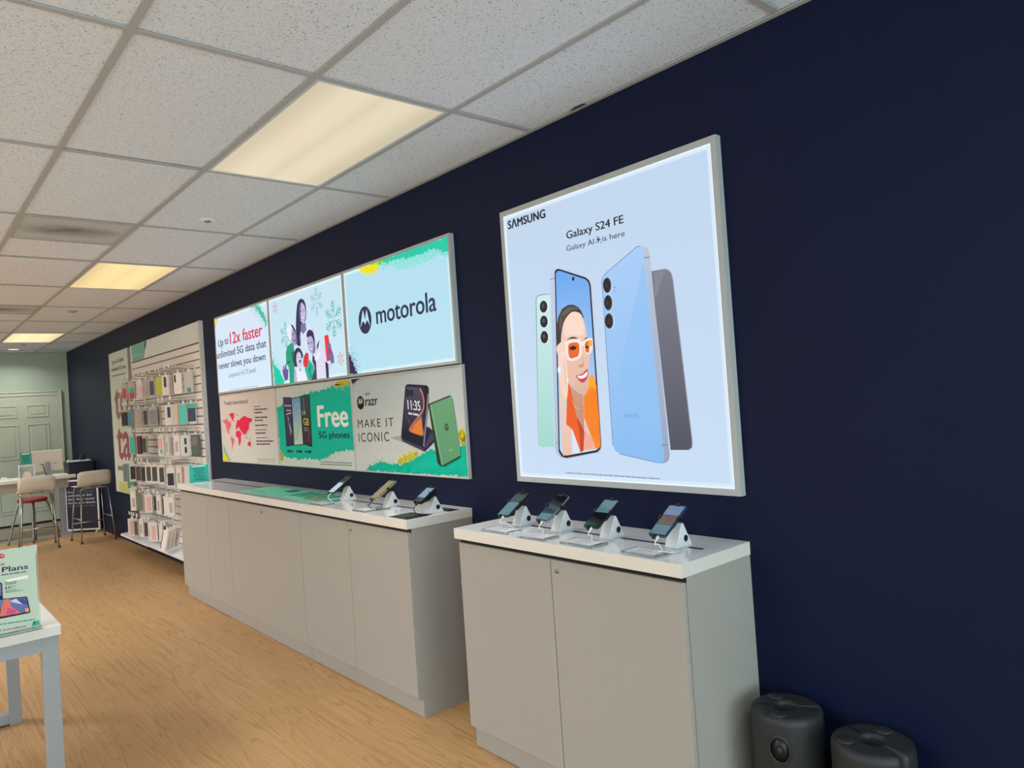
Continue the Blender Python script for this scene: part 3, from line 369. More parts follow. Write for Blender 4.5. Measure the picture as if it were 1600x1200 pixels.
"flip":[["y",1,[236,226,60],[[3.701,1.19],[3.639,1.22],[3.554,1.245],[3.45,1.249],[3.508,1.215],[3.603,1.179],[3.667,1.169]],90,0.04],["y",2,[0,194,166],[[4.077,1.132],[4.014,1.159],[3.894,1.186],[3.784,1.176],[3.645,1.174],[3.55,1.2],[3.436,1.241],[3.319,1.269],[3.274,1.259],[3.08,1.272],[3.042,1.313],[3.013,1.303],[3.01,1.135],[3.316,1.131],[4.054,1.124]],160,0.03],["y",3,[246,226,30],[[3.071,1.352],[3.033,1.372],[3.013,1.368],[3.014,1.309],[3.06,1.314]],60,0.02],["y",1,[60,52,70],[[4.201,1.71],[4.088,1.71],[4.153,1.688],[4.18,1.678]],14,0.02],["p",3,[176,170,158],[[3.754,1.333],[3.637,1.341],[3.629,1.31],[3.67,1.316]],1,None],["p",3,[74,68,106],[[3.38,1.397],[3.347,1.391],[3.314,1.375],[3.303,1.312],[3.41,1.255],[3.416,1.333]],0,None],["p",4,[44,42,66],[[3.369,1.386],[3.35,1.389],[3.321,1.37],[3.405,1.29]],0,None],["p",4,[36,34,56],[[3.301,1.327],[3.301,1.311],[3.408,1.253],[3.408,1.268]],0,None],["p",5,[32,30,50],[[3.628,1.389],[3.406,1.337],[3.404,1.255],[3.627,1.31],[3.641,1.337]],0,None],["p",6,[70,66,98],[[3.627,1.327],[3.413,1.275],[3.406,1.255],[3.627,1.31]],0,None],["p",6,[40,38,58],[[3.562,1.625],[3.552,1.637],[3.532,1.641],[3.353,1.625],[3.333,1.619],[3.324,1.603],[3.338,1.514],[3.409,1.278],[3.413,1.341],[3.628,1.384]],0,None],["p",7,[84,80,112],[[3.552,1.62],[3.535,1.626],[3.378,1.612],[3.364,1.599],[3.366,1.515],[3.412,1.346],[3.613,1.387]],0,[34,32,48]],["p",8,[46,42,60],[[3.407,1.61],[3.378,1.612],[3.364,1.599],[3.366,1.515],[3.396,1.44],[3.378,1.526],[3.381,1.563]],0,None],["p",8,[150,104,112],[[3.547,1.371],[3.525,1.404],[3.476,1.439],[3.418,1.462],[3.408,1.397],[3.412,1.346]],1,[232,128,64]],["p",9,[236,136,70],[[3.525,1.366],[3.485,1.409],[3.418,1.441],[3.412,1.346]],0,[240,142,60]],["l",9,[208,142,122],[[3.41,1.61],[3.387,1.58],[3.378,1.542],[3.384,1.504],[3.409,1.473],[3.451,1.449]],0.012,0],["l",9,[146,146,164],[[3.331,1.577],[3.361,1.461],[3.41,1.284]],0.012,0],["l",9,[110,108,136],[[3.57,1.455],[3.534,1.421],[3.547,1.371]],0.004,0],["e",9,[22,20,32],[3.54,1.592],0.018,0.021],["e",10,[66,62,84],[3.54,1.592],0.01,0.012],["e",9,[22,20,32],[3.499,1.588],0.018,0.02],["e",10,[66,62,84],[3.499,1.588],0.01,0.012],["t",9,[246,246,250],
"11:35",[3.545,1.497],[3.419,1.485],0.053,1.4,1.0],["l",9,[220,220,230],[[3.545,1.474],[3.441,1.462]],0.012,1],["p",10,[34,58,46],[[3.337,1.516],[3.318,1.518],[3.251,1.187],[3.227,1.182],[3.249,1.177],[3.268,1.183],[3.285,1.196]],0,None],["p",11,[114,170,130],[[3.322,1.517],[3.125,1.557],[3.108,1.535],[3.068,1.26],[3.072,1.231],[3.227,1.182],[3.25,1.187]],0,[98,162,120]],["p",12,[132,190,140],[[3.322,1.517],[3.307,1.52],[3.233,1.187],[3.242,1.184]],0,None],["l",12,[40,80,56],[[3.33,1.517],[3.125,1.556]],0.008,0],["l",12,[40,80,56],[[3.07,1.235],[3.229,1.181]],0.01,0],["e",12,[58,92,70],[3.177,1.39],0.019,0.02],["t",13,[110,165,118],
"M",[3.187,1.38],[3.167,1.384],0.019,0.6,1.0],["l",12,[130,184,136],[[3.171,1.266],[3.136,1.269]],0.012,1],["e",4,[16,16,20],[4.094,1.554],0.045,0.043],["p",5,[196,192,180],[[4.129,1.537],[4.11,1.579],[4.103,1.588],[4.097,1.573],[4.095,1.554],[4.086,1.574],[4.078,1.588],[4.073,1.575],[4.061,1.543],[4.072,1.553],[4.082,1.558],[4.096,1.542],[4.105,1.553],[4.115,1.551]],0,None],["t",4,[24,24,28],
"razr",[4.032,1.533],[3.885,1.534],0.057,1.0,1.0],["t",4,[70,68,66],
"NEW",[4.03,1.598],[3.972,1.599],0.013,0.2,1.0],["t",4,[76,72,74],
"MAKE IT",[4.147,1.396],[3.715,1.401],0.051,0,1.25],["t",4,[76,72,74],
"ICONIC",[4.147,1.307],[3.776,1.312],0.055,0,1.25]],
"banner":[["t",3,[60,88,80],
"Up to 12x faster",[10.515,2.28],[9.897,2.291],0.051,1,1.0],["t",3,[60,88,80],
"unlimited 5G data",[10.555,2.194],[9.814,2.191],0.047,1,1.0],["l",3,[120,140,130],[[10.552,2.133],[9.836,2.126]],0.02,1],["t",2,[160,112,120],
"to",[10.478,1.563],[9.797,1.661],0.46,2.5,1.0],["t",2,[164,96,104],
"ta",[10.461,1.066],[9.839,1.079],0.479,2.5,1.0],["l",2,[150,130,130],[[10.526,0.939],[10.028,0.939]],0.06,0],["y",1,[205,205,120],[[10.499,0.766],[10.038,0.763],[9.942,0.633],[10.528,0.648]],40,0.05]],
"header":[["p",1,[126,186,168],[[9.508,2.431],[8.838,2.427],[8.851,2.39],[9.001,2.192],[9.458,2.197]],0,None],["p",2,[58,84,78],[[8.882,2.426],[8.818,2.425],[8.852,2.363],[8.927,2.337]],0,None],["t",3,[190,214,204],
"accessories",[9.436,2.294],[8.98,2.288],0.026,0.8,1.0]]}
PACKS, HOOKS = [[[0,8.965,0.25,28.0,"clam_red","clear clamshell pack with red insert",1,12],[0,8.767,0.23,51.0,"clam_teal","clear clamshell pack with teal and red insert",2,12],[0,8.459,0.22,33.0,"clam_pink","clear clamshell pack with pale pink case",3,12],[0,8.307,0.2,25.0,"clear","clear empty-looking case pack",4,12],[0,8.136,0.184,28.0,"case_grey","clear pack with dark grey phone case",5,12],[0,8.041,0.166,3.0,"case_lilac","narrow pack with lilac phone case",6,12],[0,7.867,0.18,40.0,"yellow","yellow-green phone case pack",7,12],[0,7.65,0.183,35.0,"white_phone","white carton printed with black phone",8,12],[0,7.675,0.137,0.0,"white_edge","thin white carton with black edge",9,12],[0,7.684,0.11,0.0,"white_edge","thin white carton",10,12],[0,7.336,0.16,40.0,"white_slot","white carton with narrow black window",11,12],[0,7.212,0.1,57.0,"clear_tag","clear pack with small green tag at its foot",12,12],[1,9.038,0.253,49.0,"black","black phone case in clear pack",1,12],[1,8.953,0.217,16.0,"blue","light blue phone case pack",2,12],[1,8.862,0.2,32.0,"sage","grey-green phone case pack",3,12],[1,8.638,0.209,54.0,"clear","clear pack with pale grey case",4,12],[1,8.565,0.151,11.0,"case_dark","narrow dark phone case pack",5,12],[1,8.089,0.202,52.0,"clear_grey","clear pack with grey-brown case",6,12],[1,8.103,0.148,10.0,"case_grey","narrow mid grey case pack",7,12],[1,7.611,0.18,71.0,"white_phone","wide white carton printed with slanted black phone",8,12],[1,7.487,0.15,5.0,"cream","narrow cream carton",9,12],[1,7.503,0.12,0.0,"black","narrow black carton",10,12],[1,7.225,0.16,30.0,"teal","bright teal case pack",11,12],[1,7.227,0.09,75.0,"teal_head","pack with teal header and black phone",12,12],[2,8.794,0.245,23.0,"teal","teal phone case pack",1,9],[2,8.71,0.2,11.0,"maroon","dark maroon phone case pack",2,9],[2,8.62,0.165,15.0,"case_dark","charcoal phone case pack",3,9],[2,7.811,0.215,20.0,"pinkteal","white pack with pink and teal print",4,9],[2,7.722,0.181,5.0,"white","narrow plain white carton",5,9],[2,7.634,0.143,39.0,"mauve","pack with mauve grey case",6,9],[2,7.515,0.15,22.0,"white","tall plain white carton",7,9],[2,7.294,0.14,75.0,"white_ovals","wide white carton with two black ovals",8,9],[2,7.15,0.09,41.0,"slate","pack with dark grey-green case",9,9],[3,9.093,0.266,16.0,"sage","narrow grey-green case pack",1,11],[3,9.003,0.235,41.0,"greenlong","long dull green case pack",2,11],[3,8.948,0.218,65.0,"brownblack","white pack with brown-black phone",3,11],[3,8.78,0.2,43.0,"case_dark","pack with charcoal case",4,11],[3,8.607,0.19,38.0,"black","pack with black case",5,11],[3,8.509,0.17,37.0,"whitegrey","white pack with dark grey case",6,11],[3,8.371,0.15,37.0,"whitegrey","white pack with steel grey case",7,11],[3,8.142,0.14,32.0,"whitegrey","white pack with slim charcoal case",8,11],[3,7.644,0.188,43.0,"navy","white pack with navy phone",9,11],[3,7.569,0.132,19.0,"white","white carton",10,11],[3,7.481,0.09,9.0,"pinkedge","white carton with pink edge",11,11],[4,8.833,0.258,35.0,"white","white framed pack",1,9],[4,8.749,0.218,47.0,"olive","olive case pack",2,9],[4,8.657,0.184,24.0,"clear_grey","pinkish grey case pack",3,9],[4,8.441,0.206,45.0,"whitepink","white pack with pink strip",4,9],[4,8.386,0.144,14.0,"case_dark","slim charcoal pack",5,9],[4,8.194,0.17,12.0,"white","slim white pack",6,9],[4,8.178,0.14,12.0,"olive","slim dark olive pack",7,9],[4,7.97,0.16,20.0,"white_edge","white carton with black edge",8,9],[4,7.832,0.15,28.0,"white","wide white carton",9,9],[5,9.014,0.25,65.0,"whitepink","white and pink pack",1,12],[5,8.924,0.225,11.0,"case_dark","slim dark grey pack",2,12],[5,8.834,0.196,13.0,"white","slim white pack",3,12],[5,8.693,0.18,24.0,"case_grey","grey case pack",4,12],[5,8.452,0.2,15.0,"white","narrow white carton",5,12],[5,8.364,0.191,41.0,"whitepink","white pack with pale pink panel",6,12],[5,8.273,0.147,12.0,"white_edge","white carton with dark edge",7,12],[5,8.231,0.112,7.0,"case_grey","slim grey pack",8,12],[5,7.654,0.25,15.0,"white_edge","leaning white carton",9,12],[5,7.7,0.2,11.0,"white_edge","second leaning white carton",10,12],[5,7.752,0.15,11.0,"white_edge","third leaning white carton",11,12],[5,7.795,0.1,15.0,"white","fourth leaning white carton",12,12]],
[[7.212,7.336,7.55,7.65,7.867,8.041,8.136,8.307,8.459,8.767,8.965],[7.225,7.487,7.611,8.089,8.565,8.638,8.862,8.953,9.038],[7.15,7.294,7.515,7.634,7.722,7.811,8.05,8.3,8.62,8.71,8.794],[7.35,7.481,7.569,7.644,8.142,8.371,8.509,8.607,8.78,8.948,9.093],[7.3,7.5,7.832,7.97,8.178,8.386,8.657,8.749,8.833],[7.35,7.654,7.752,8.231,8.364,8.452,8.693,8.834,8.924,9.014]]]
# ================================================================== the room
b = MB(); b.box((XL, YF, -.1), (W+.1, YB+.1, 0), M_FLOOR); struct(b.build('floor'))
b = MB(); b.box((W, YF, 0), (W+.1, YB, H+.2), M_NAVY); struct(b.build('wall_right'))
b = MB(); b.box((XL, YB, 0), (W+.1, YB+.1, H+.2), M_BACK); struct(b.build('wall_back'))
b = MB(); b.box((XL-.1, YF, 0), (XL, YB+.1, H+.2), mat('white_paint', (226, 224, 220), .7)); struct(b.build('wall_left'))
b = MB()
for lo, hi in (((XL, .15), (-3.2, 2.55)), ((-.7, .15), (-.25, 2.55)), ((2.15, .15), (W, 2.55)), ((XL, 0), (W, .15)), ((XL, 2.55), (W, H+.2))):
    b.box((lo[0], YF-.1, lo[1]), (hi[0], YF, hi[1]), M_BACK)
struct(b.build('wall_front'))
for k, (x0, x1) in enumerate(((-3.2, -.7), (-.25, 2.15))):
    b = MB(); f = .05
    for lo, hi in (((x0, .15), (x0+f, 2.55)), ((x1-f, .15), (x1, 2.55)), ((x0+f, .15), (x1-f, .15+f)), ((x0+f, 2.55-f), (x1-f, 2.55))): b.box((lo[0], YF-.08, lo[1]), (hi[0], YF-.02, hi[1]), M_STEEL)
    wn = struct(b.build('window_%d' % (k+1)))
    g = MB(); g.box((x0+f, YF-.055, .15+f), (x1-f, YF-.047, 2.55-f), M_ACR); g.build('pane', wn)
# ceiling: tiles sit a little above the white tee grid, open where lamps and vents are let in
GX = [.615+.6096*k for k in range(-6, 3)]; GY = [2.386+1.2192*k for k in range(-4, 10)]
OPEN = {(8, j) for j in (5, 8, 12)}
b = MB(); gx = [XL]+GX+[W]; gy = [YF]+GY+[YB]; ZT = H+.006
LAMPS = [(1.2246, 2.386), (1.2246, 6.0436), (1.2246, 10.92)]; VENTS = [(.615, 4.8244), (.615, 8.482)]
for i in range(len(gx)-1):
    for j in range(len(gy)-1):
        x0, x1, y0, y1 = gx[i], gx[i+1], gy[j], gy[j+1]
        if any(abs(x0-p[0]) < .05 and abs(y0-p[1]) < .05 for p in LAMPS): continue
        if any(abs(x0-p[0]) < .05 and abs(y0-p[1]) < .05 for p in VENTS): y0 += .6096
        dz = random.uniform(0, .003)
        b.box((x0, y0, ZT+dz), (x1, y1, ZT+.016), M_TILE)
b.box((XL, YF, H+.18), (W, YB, H+.2), M_TILE)
ceil = struct(b.build('ceiling'))
b = MB(); b.prism([(W-.012, 2.02), (W-.030, 2.03), (W-.034, 2.085), (W-.022, 2.12), (W-.012, 2.11)], 2, ZT-.0065, ZT-.0055, M_DARK); b.build('broken_edge', ceil)
b = MB()
for x in GX: b.box((x-.012, YF, H), (x+.012, YB, H+.005), M_TEE)
for y in GY: b.box((XL, y-.012, H+.0006), (W, y+.012, H+.0052), M_TEE)
for p in VENTS: b.box((p[0], p[1]+.6096-.012, H+.0006), (p[0]+.6096, p[1]+.6096+.012, H+.0052), M_TEE)
b.box((W-.022, YF, H-.001), (W-.0005, YB, H+.004), M_TEE); b.box((XL, YB-.022, H-.001), (W, YB-.0005, H+.004), M_TEE)
struct(b.build('trim_1'))
# recessed lamps
LM = [lens_mat('prismatic_lens', c, s) for c, s in (((226, 208, 174), .95), ((253, 222, 158), 1.0), ((255, 232, 176), 1.04))]
for k, (x, y) in enumerate(LAMPS):
    t = thing('ceiling_light', (x+.3048, y+.6096, H), ('large recessed ceiling light nearest the camera, well before the first air vent', 'second recessed ceiling light, between the two stained air vents', 'recessed ceiling light farthest away, next to the back wall')[k], 'ceiling light', 'recessed ceiling lights')
    b = MB(); fr = .013
    for lo, hi in (((-.293, -.598), (-.293+fr, .598)), ((.293-fr, -.598), (.293, .598)), ((-.293+fr, -.598), (.293-fr, -.598+fr)), ((-.293+fr, .598-fr), (.293-fr, .598))): b.box((lo[0], lo[1], .0), (hi[0], hi[1], .014), mat('lamp_trim', (206, 212, 218), .5))
    b.build('frame', t)
    b = MB(); b.box((-.281, -.586, .004), (.281, .586, .01), LM[k]); b.build('lens', t)
    b = MB(); b.box((-.293, -.598, .05), (.293, .598, .1), M_TEE); b.build('housing', t)
for k, (x, y) in enumerate(VENTS):
    t = thing('air_vent', (x+.3048, y+.3048, H), ('dust-stained square air vent in the ceiling, the nearer and larger-looking one', 'dark dusty ceiling air vent beyond the second light, at the left edge')[k], 'air vent', 'ceiling air vents')
    b = MB(); b.box((-.293, -.293, .004), (.293, .293, .009), M_VENT); b.build('grille', t)
    b = MB()
    for lo, hi in (((-.293, -.293), (-.278, .293)), ((.278, -.293), (.293, .293)), ((-.278, -.293), (.278, -.278)), ((-.278, .278), (.278, .293))): b.box((lo[0], lo[1], .001), (hi[0], hi[1], .0041), M_TEE)
    b.build('frame', t)
for x, y, r, m, lab, cat in ((1.54, 4.53, .05, M_PLWHITE, 'white round sprinkler cover in the ceiling past the nearest light', 'sprinkler'), (1.536, 8.8, .05, M_FRAME, 'grey round sprinkler cover in the ceiling between second and third lights', 'sprinkler'), (1.54, 12.46, .04, M_FRAME, 'small grey round sprinkler cover just beyond the farthest light', 'sprinkler')):
    t = thing('sprinkler_cover', (x, y, H), lab, cat, 'ceiling sprinkler covers')
    b = MB(); b.lathe([(0, -.004), (r*.86, -.004), (r, -.001), (r, .006), (0, .006)], (0, 0, 0), m); b.build('plate', t)
    b = MB(); b.lathe([(0, -.012), (r*.3, -.011), (r*.4, -.0042), (0, -.0042)], (0, 0, 0), M_STEEL, 16); b.build('cap', t)
t = thing('downlight', (1.5, 13.17, H), 'bright round recessed downlight in the last ceiling row at the back wall', 'downlight')
b = MB(); b.lathe([(.075, .004), (.085, -.004), (.1, -.003), (.1, .006)], (0, 0, 0), M_PLWHITE); b.build('trim_ring', t)
b = MB(); b.lathe([(0, .002), (.076, .002), (.076, .005), (0, .005)], (0, 0, 0), mat('downlight_lamp', (240, 240, 230), .4, emit=(255, 250, 235), estr=1.3)); b.build('lamp', t)
area('downlight_light', (1.5, 13.17, H-.015), (0, 0, 0), .12, .12, 9, (1, .97, .9), 150)
# back door with moulded panels
b = MB(); XD = 1.2; ZD = 2.04
for lo, hi in (((XD-.09, 0), (XD, ZD+.075)), ((2.112, 0), (2.18, ZD+.075)), ((XD, ZD), (2.112, ZD+.075))):
    b.box((lo[0], YB-.03, lo[1]), (hi[0], YB-.0005, hi[1]), M_DOOR)
    b.box((lo[0]+(.05 if lo[0] > 2 else 0), YB-.042, lo[1] if lo[0] != XD else ZD+.055), (hi[0]-(.05 if lo[0] < 1.2 else 0), YB-.03, hi[1]), M_DOOR)
dr = struct(b.build('door_1', bevel=.004))
b = MB(); b.box((XD, YB-.02, .03), (2.112, YB-.001, ZD), M_DOOR)
for x0, x1 in ((1.27, 1.57), (1.685, 1.99)):
    for z0, z1 in ((.2, .68), (.97+.08, 1.595), (1.7, 1.9)):
        for k, (e, d) in enumerate(((0, .006), (.02, -.004))):
            pass
        f = .022
        for lo, hi in (((x0, z0), (x0+f, z1)), ((x1-f, z0), (x1, z1)), ((x0+f, z0), (x1-f, z0+f)), ((x0+f, z1-f), (x1-f, z1))): b.box((lo[0], YB-.03, lo[1]), (hi[0], YB-.02, hi[1]), M_DOOR)
        b.box((x0+f+.025, YB-.028, z0+f+.025), (x1-f-.025, YB-.02, z1-f-.025), M_DOOR)
b.build('leaf', dr, bevel=.006)
b = MB(); b.box((XD, YB-.03, .0), (2.112, YB-.001, .028), M_DARK); b.build('threshold', dr)
b = MB(); b.box((2.18, YB-.015, 0), (W, YB-.0005, .1), M_DOOR); b.box((XL, YB-.015, 0), (XD-.09, YB-.0005, .1), M_DOOR); struct(b.build('baseboard_back'))
# ================================================================== wall displays
def wall3(off): return lambda y, z, d: Vector((W-off-d, y, z))
def display(name, y0, y1, z0, z1, depth, fr, art, bg, lit, label, cat, group=None, edge=None, rim=None):
    t = thing(name, (W, (y0+y1)/2, z0), label, cat, group); off = (W, (y0+y1)/2, z0)
    b = MB(); g = .0015; x0 = W-depth; xw = W-g
    for lo, hi in (((y0+g, z0), (y0+fr, z1)), ((y1-fr, z0), (y1-g, z1)), ((y0+fr, z0), (y1-fr, z0+fr)), ((y0+fr, z1-fr), (y1-fr, z1))): b.box((x0-.002, lo[0], lo[1]), (xw, hi[0], hi[1]), edge or M_FRAME)
    b.build('frame', t, off)
    b = MB(); b.box((x0+.002, y0+fr, z0+fr), (xw-.004, y1-fr, z1-fr), M_PLWHITE); b.build('back_panel', t, off)
    p = Print(wall3(depth-.0015)); p.flip = -1; i = fr-.002; p.box = (y0+i, y1-i, z0+i, z1-i)
    p.poly([(y0+i, z0+i), (y0+i, z1-i), (y1-i, z1-i), (y1-i, z0+i)], 0, bg[0], 0, bg[1])
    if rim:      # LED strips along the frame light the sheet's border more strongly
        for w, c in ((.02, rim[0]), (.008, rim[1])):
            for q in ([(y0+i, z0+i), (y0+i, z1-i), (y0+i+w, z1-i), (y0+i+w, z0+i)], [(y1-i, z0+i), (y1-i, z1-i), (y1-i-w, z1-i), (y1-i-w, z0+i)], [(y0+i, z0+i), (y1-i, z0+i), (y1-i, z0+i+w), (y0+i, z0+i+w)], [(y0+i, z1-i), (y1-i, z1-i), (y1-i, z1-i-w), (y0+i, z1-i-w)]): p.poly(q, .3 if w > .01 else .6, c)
    p.run(ART[art]); p.build('poster_print', M_LIT if lit else M_PRINT, t, off)
    return t
RIM = ((214, 232, 248), (236, 248, 255))
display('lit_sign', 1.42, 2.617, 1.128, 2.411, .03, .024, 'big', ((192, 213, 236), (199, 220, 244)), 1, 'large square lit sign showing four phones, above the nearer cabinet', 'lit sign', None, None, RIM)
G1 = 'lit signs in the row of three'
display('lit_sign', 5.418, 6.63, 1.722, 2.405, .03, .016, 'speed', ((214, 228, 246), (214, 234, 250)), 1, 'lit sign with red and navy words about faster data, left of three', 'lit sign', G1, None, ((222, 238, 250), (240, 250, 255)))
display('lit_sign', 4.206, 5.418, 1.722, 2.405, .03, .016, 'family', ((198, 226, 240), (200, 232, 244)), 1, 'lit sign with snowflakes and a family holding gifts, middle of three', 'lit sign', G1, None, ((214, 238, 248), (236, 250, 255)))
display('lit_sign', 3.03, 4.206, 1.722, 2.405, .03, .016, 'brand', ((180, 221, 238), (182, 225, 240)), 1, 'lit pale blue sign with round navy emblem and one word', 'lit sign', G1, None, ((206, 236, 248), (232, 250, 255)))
G2 = 'paper posters below the lit signs'
EDG = mat('poster_rail', (196, 194, 188), .5)
display('poster_panel', 5.405, 6.645, 1.118, 1.716, .02, .008, 'map', ((226, 210, 206), (218, 214, 208)), 0, 'poster with a red world map and lines of small text', 'poster', G2, EDG)
display('poster_panel', 4.205, 5.405, 1.118, 1.716, .02, .008, 'free', ((214, 218, 214), (222, 222, 216)), 0, 'poster with three phones on green paint and large white lettering', 'poster', G2, EDG)
display('poster_panel', 3.008, 4.205, 1.118, 1.716, .02, .008, 'flip', ((186, 196, 198), (216, 216, 210)), 0, 'poster with a dark folding phone and a green folding phone', 'poster', G2, EDG)
display('banner_poster', 9.69, 10.67, .63, 2.43, .04, .008, 'banner', ((206, 218, 212), (218, 222, 206)), 0, 'tall narrow pale poster on navy wall, left of the slatwall', 'poster', None, mat('banner_edge', (190, 192, 182), .5))
# ================================================================== display cabinets
def cabinet(y0, y1, seams, label, group, ends=(0, 0), locks=()):
    t = thing('base_cabinet', (2.1, (y0+y1)/2, 0), label, 'cabinet', group); off = (2.1, (y0+y1)/2, 0); e = .0008
    b = MB(); b.box((1.912, y0+e, .0975), (W-.001, y1-e, .92), M_LAM); b.build('body', t, off)
    b = MB(); b.box((1.921, y0+.0022, 0), (W-.001, y1-.0022, .0972), M_LAM); b.build('plinth', t, off)
    b = MB(); b.box((1.905, y0+e+.001, .902), (1.9118, y1-e-.001, .9198), M_DARK); b.build('shadow_gap', t, off)
    ys = [y0]+list(seams)+[y1]
    for k in range(len(ys)-1):
        g0 = .002 if k or not ends[0] else .006; g1 = .002 if k < len(ys)-2 or not ends[1] else .004
        b = MB(); b.box((1.893, ys[k]+g0, .098), (1.911, ys[k+1]-g1, .903), M_LAM); d = b.build('door', t, off, .0008, 1)
        for ly, lz in locks:
            if ys[k] < ly < ys[k+1]:
                b = MB(); T = Matrix.Translation((1.8905, ly, lz)) @ Matrix.Rotation(-pi/2, 4, 'Y'); q = MB()
                q.lathe([(0, .003), (.007, .003), (.0085, .001), (.0085, -.003), (0, -.003)], (0, 0, 0), M_STEEL, 16); q.build('lock', d, off, M=Matrix.Translation(-Vector(off)) @ T @ Matrix.Translation(Vector(off)))
    return t
G3 = 'grey base cabinets under the long worktop'
cabinet(3.031, 4.262, (3.645,), 'grey two-door base cabinet at the near end of the long counter', G3, (1, 0), ((3.615, .862),))
cabinet(4.262, 5.495, (), 'grey wide-door base cabinet in the middle of the long counter', G3, (0, 0), ((4.86, .862),))
cabinet(5.495, 6.68, (6.0,), 'grey two-door base cabinet at far end of long counter, beside slatwall', G3, (0, 1))
def worktop(y0, y1, slots, parent=None, label=None):
    t = parent or thing('worktop', (2.08, (y0+y1)/2, .92), label, 'worktop'); off = tuple(t.location)
    b = MB(); b.box((1.886, y0+.001, .9215), (W-.001, y1-.001, .965), M_WHITE); b.box((1.885, y0, .9205), (1.886, y1, .9645), M_WARMWHITE); b.box((1.886, y0, .9205), (W-.001, y0+.001, .9645), M_WARMWHITE); b.box((1.886, y1-.001, .9205), (W-.001, y1, .9645), M_WARMWHITE); b.build('slab' if not parent else 'worktop', t, off)
    for a, c, x in slots: b = MB(); b.box((x-.009, a, .9652), (x+.009, c, .9656), M_DARK); b.build('cable_slot', t, off)
    return t
worktop(3.029, 6.69, ((3.34, 3.5, 2.125), (3.58, 4.0, 2.118), (5.35, 6.5, 2.14)), None, 'long glossy white worktop running over the three far cabinets')
c2 = cabinet(1.422, 2.622, (2.035,), 'separate grey two-door cabinet with own white top, under the largest sign', None, (1, 1), ((2.0, .862),))
worktop(1.42, 2.64, ((2.46, 2.53, 2.105), (2.2, 2.365, 2.103), (1.945, 2.115, 2.103), (1.635, 1.855, 2.103), (1.487, 1.545, 2.103)), c2)
# ================================================================== phones on wedge stands
ZC = .9652
def stand(y, x, label):
    t = thing('phone_stand', (x, y, ZC), label, 'phone stand', 'white wedge phone stands')
    b = MB(); b.prism([(-.046, 0), (.044, 0), (.043, .004), (-.0, .085), (-.009, .085), (-.046, .004)], 1, -.027, .027, M_PLWHITE); b.build('wedge', t, bevel=.003)
    b = MB(); T = Matrix.Translation((.008, -.0275, .03)) @ Matrix.Rotation(pi/2, 4, 'X')
    b.lathe([(0, .0012), (.0095, .0012), (.012, .0004), (.012, -.001), (0, -.001)], (0, 0, 0), M_BLACK, 20); b.build('round_badge', t, M=T)
    return t
PT = R(32)
def phone_T(L): return Matrix.Translation((-.053, 0, .101)) @ Matrix.Rotation(-PT, 4, 'Y')
def clamp(t, L, wd_, th):
    b = MB(); T = phone_T(L); b.box((-.012, -.02, -th-.021), (.05, .02, -th-.0015), M_BLACK, T); b.build('clamp', t, bevel=.003)
    for cx, cy, dx, dy in ((L/2, 0, 1, 0), (-L/2, .014, -1, 0), (.012, wd_/2, 0, 1), (.012, -wd_/2, 0, -1)):
        b = MB(); h = .007
        def bx(o0, o1, z0, z1):
            if dx: lo, hi = sorted((cx+dx*o0, cx+dx*o1)); b.box((lo, cy-h, z0), (hi, cy+h, z1), M_BLACK, T)
            else: lo, hi = sorted((cy+dy*o0, cy+dy*o1)); b.box((cx-h, lo, z0), (cx+h, hi, z1), M_BLACK, T)
        bx(.0012, .006, -th-.006, .005); bx(-.004, .0012, .0016, .005); b.build('grip', t, bevel=.001, seg=1)
def phone(y, x, L, wd_, th, m, body, label, cat='phone', band=None):
    t = thing('smartphone', (x, y, ZC), label, cat, 'phones on the wedge stands'); T = phone_T(L)
    r = .009; pr = []
    for cx, cy, a0 in ((L/2-r, wd_/2-r, 0), (-L/2+r, wd_/2-r, 90), (-L/2+r, -wd_/2+r, 180), (L/2-r, -wd_/2+r, 270)):
        for k in range(5): a = R(a0+k*22.5); pr.append((cx+r*cos(a), cy+r*sin(a)))
    b = MB(); b.prism(pr, 2, -th, -.0006, body, T); b.build('body', t, bevel=.0012)
    b = MB(); q = .965; b.prism([(p[0]*q, p[1]*(q-.01)) for p in pr], 2, -.0005, .0004, M_GLASS, T); b.build('glass', t)
    if m is not M_GLASS:
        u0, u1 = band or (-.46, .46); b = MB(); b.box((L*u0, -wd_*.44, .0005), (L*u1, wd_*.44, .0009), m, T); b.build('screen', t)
    b = MB(); b.prism([(L*.44+.0025*cos(2*pi*k/10), .0025*sin(2*pi*k/10)) for k in range(10)], 2, .0009, .0012, M_BLACK, T); b.build('camera_dot', t)
    return t
def cable(y, x, L, col, tail, label):
    T = Matrix.Translation((x, y, ZC)) @ phone_T(L); p0 = T @ Vector((-L/2+.001, -.006, -.004)); p1 = T @ Vector((-L/2-.018, -.006, -.006)); r = .0021
    t = thing('charging_cable', p0, label, 'cable', 'charging cables of the counter phones')
    b = MB(); d = (p1-p0); b.tube([p0-d*.05, p0+d*.55], .0042, col); b.tube([p0+d*.5, p1], .003, col); b.build('plug', t, tuple(p0))
    pts = [p1, p1+Vector((-.008, -.002, -.012))]+[Vector((x+q[0], y+q[1], ZC+q[2])) for q in tail]; pts = smooth_path(pts)
    b = MB(); b.tube(pts, r, col); b.build('lead', t, tuple(p0))
    return t
def smooth_path(p, k=6):
    p = [p[0]]+p+[p[-1]]; out = []
    for i in range(1, len(p)-2):
        a, b_, c, d = p[i-1], p[i], p[i+1], p[i+2]
        for j in range(k):
            t = j/k; out.append(.5*(2*b_+(c-a)*t+(2*a-5*b_+4*c-d)*t*t+(3*b_-a-3*c+d)*t**3))
    out.append(p[-2]); return out
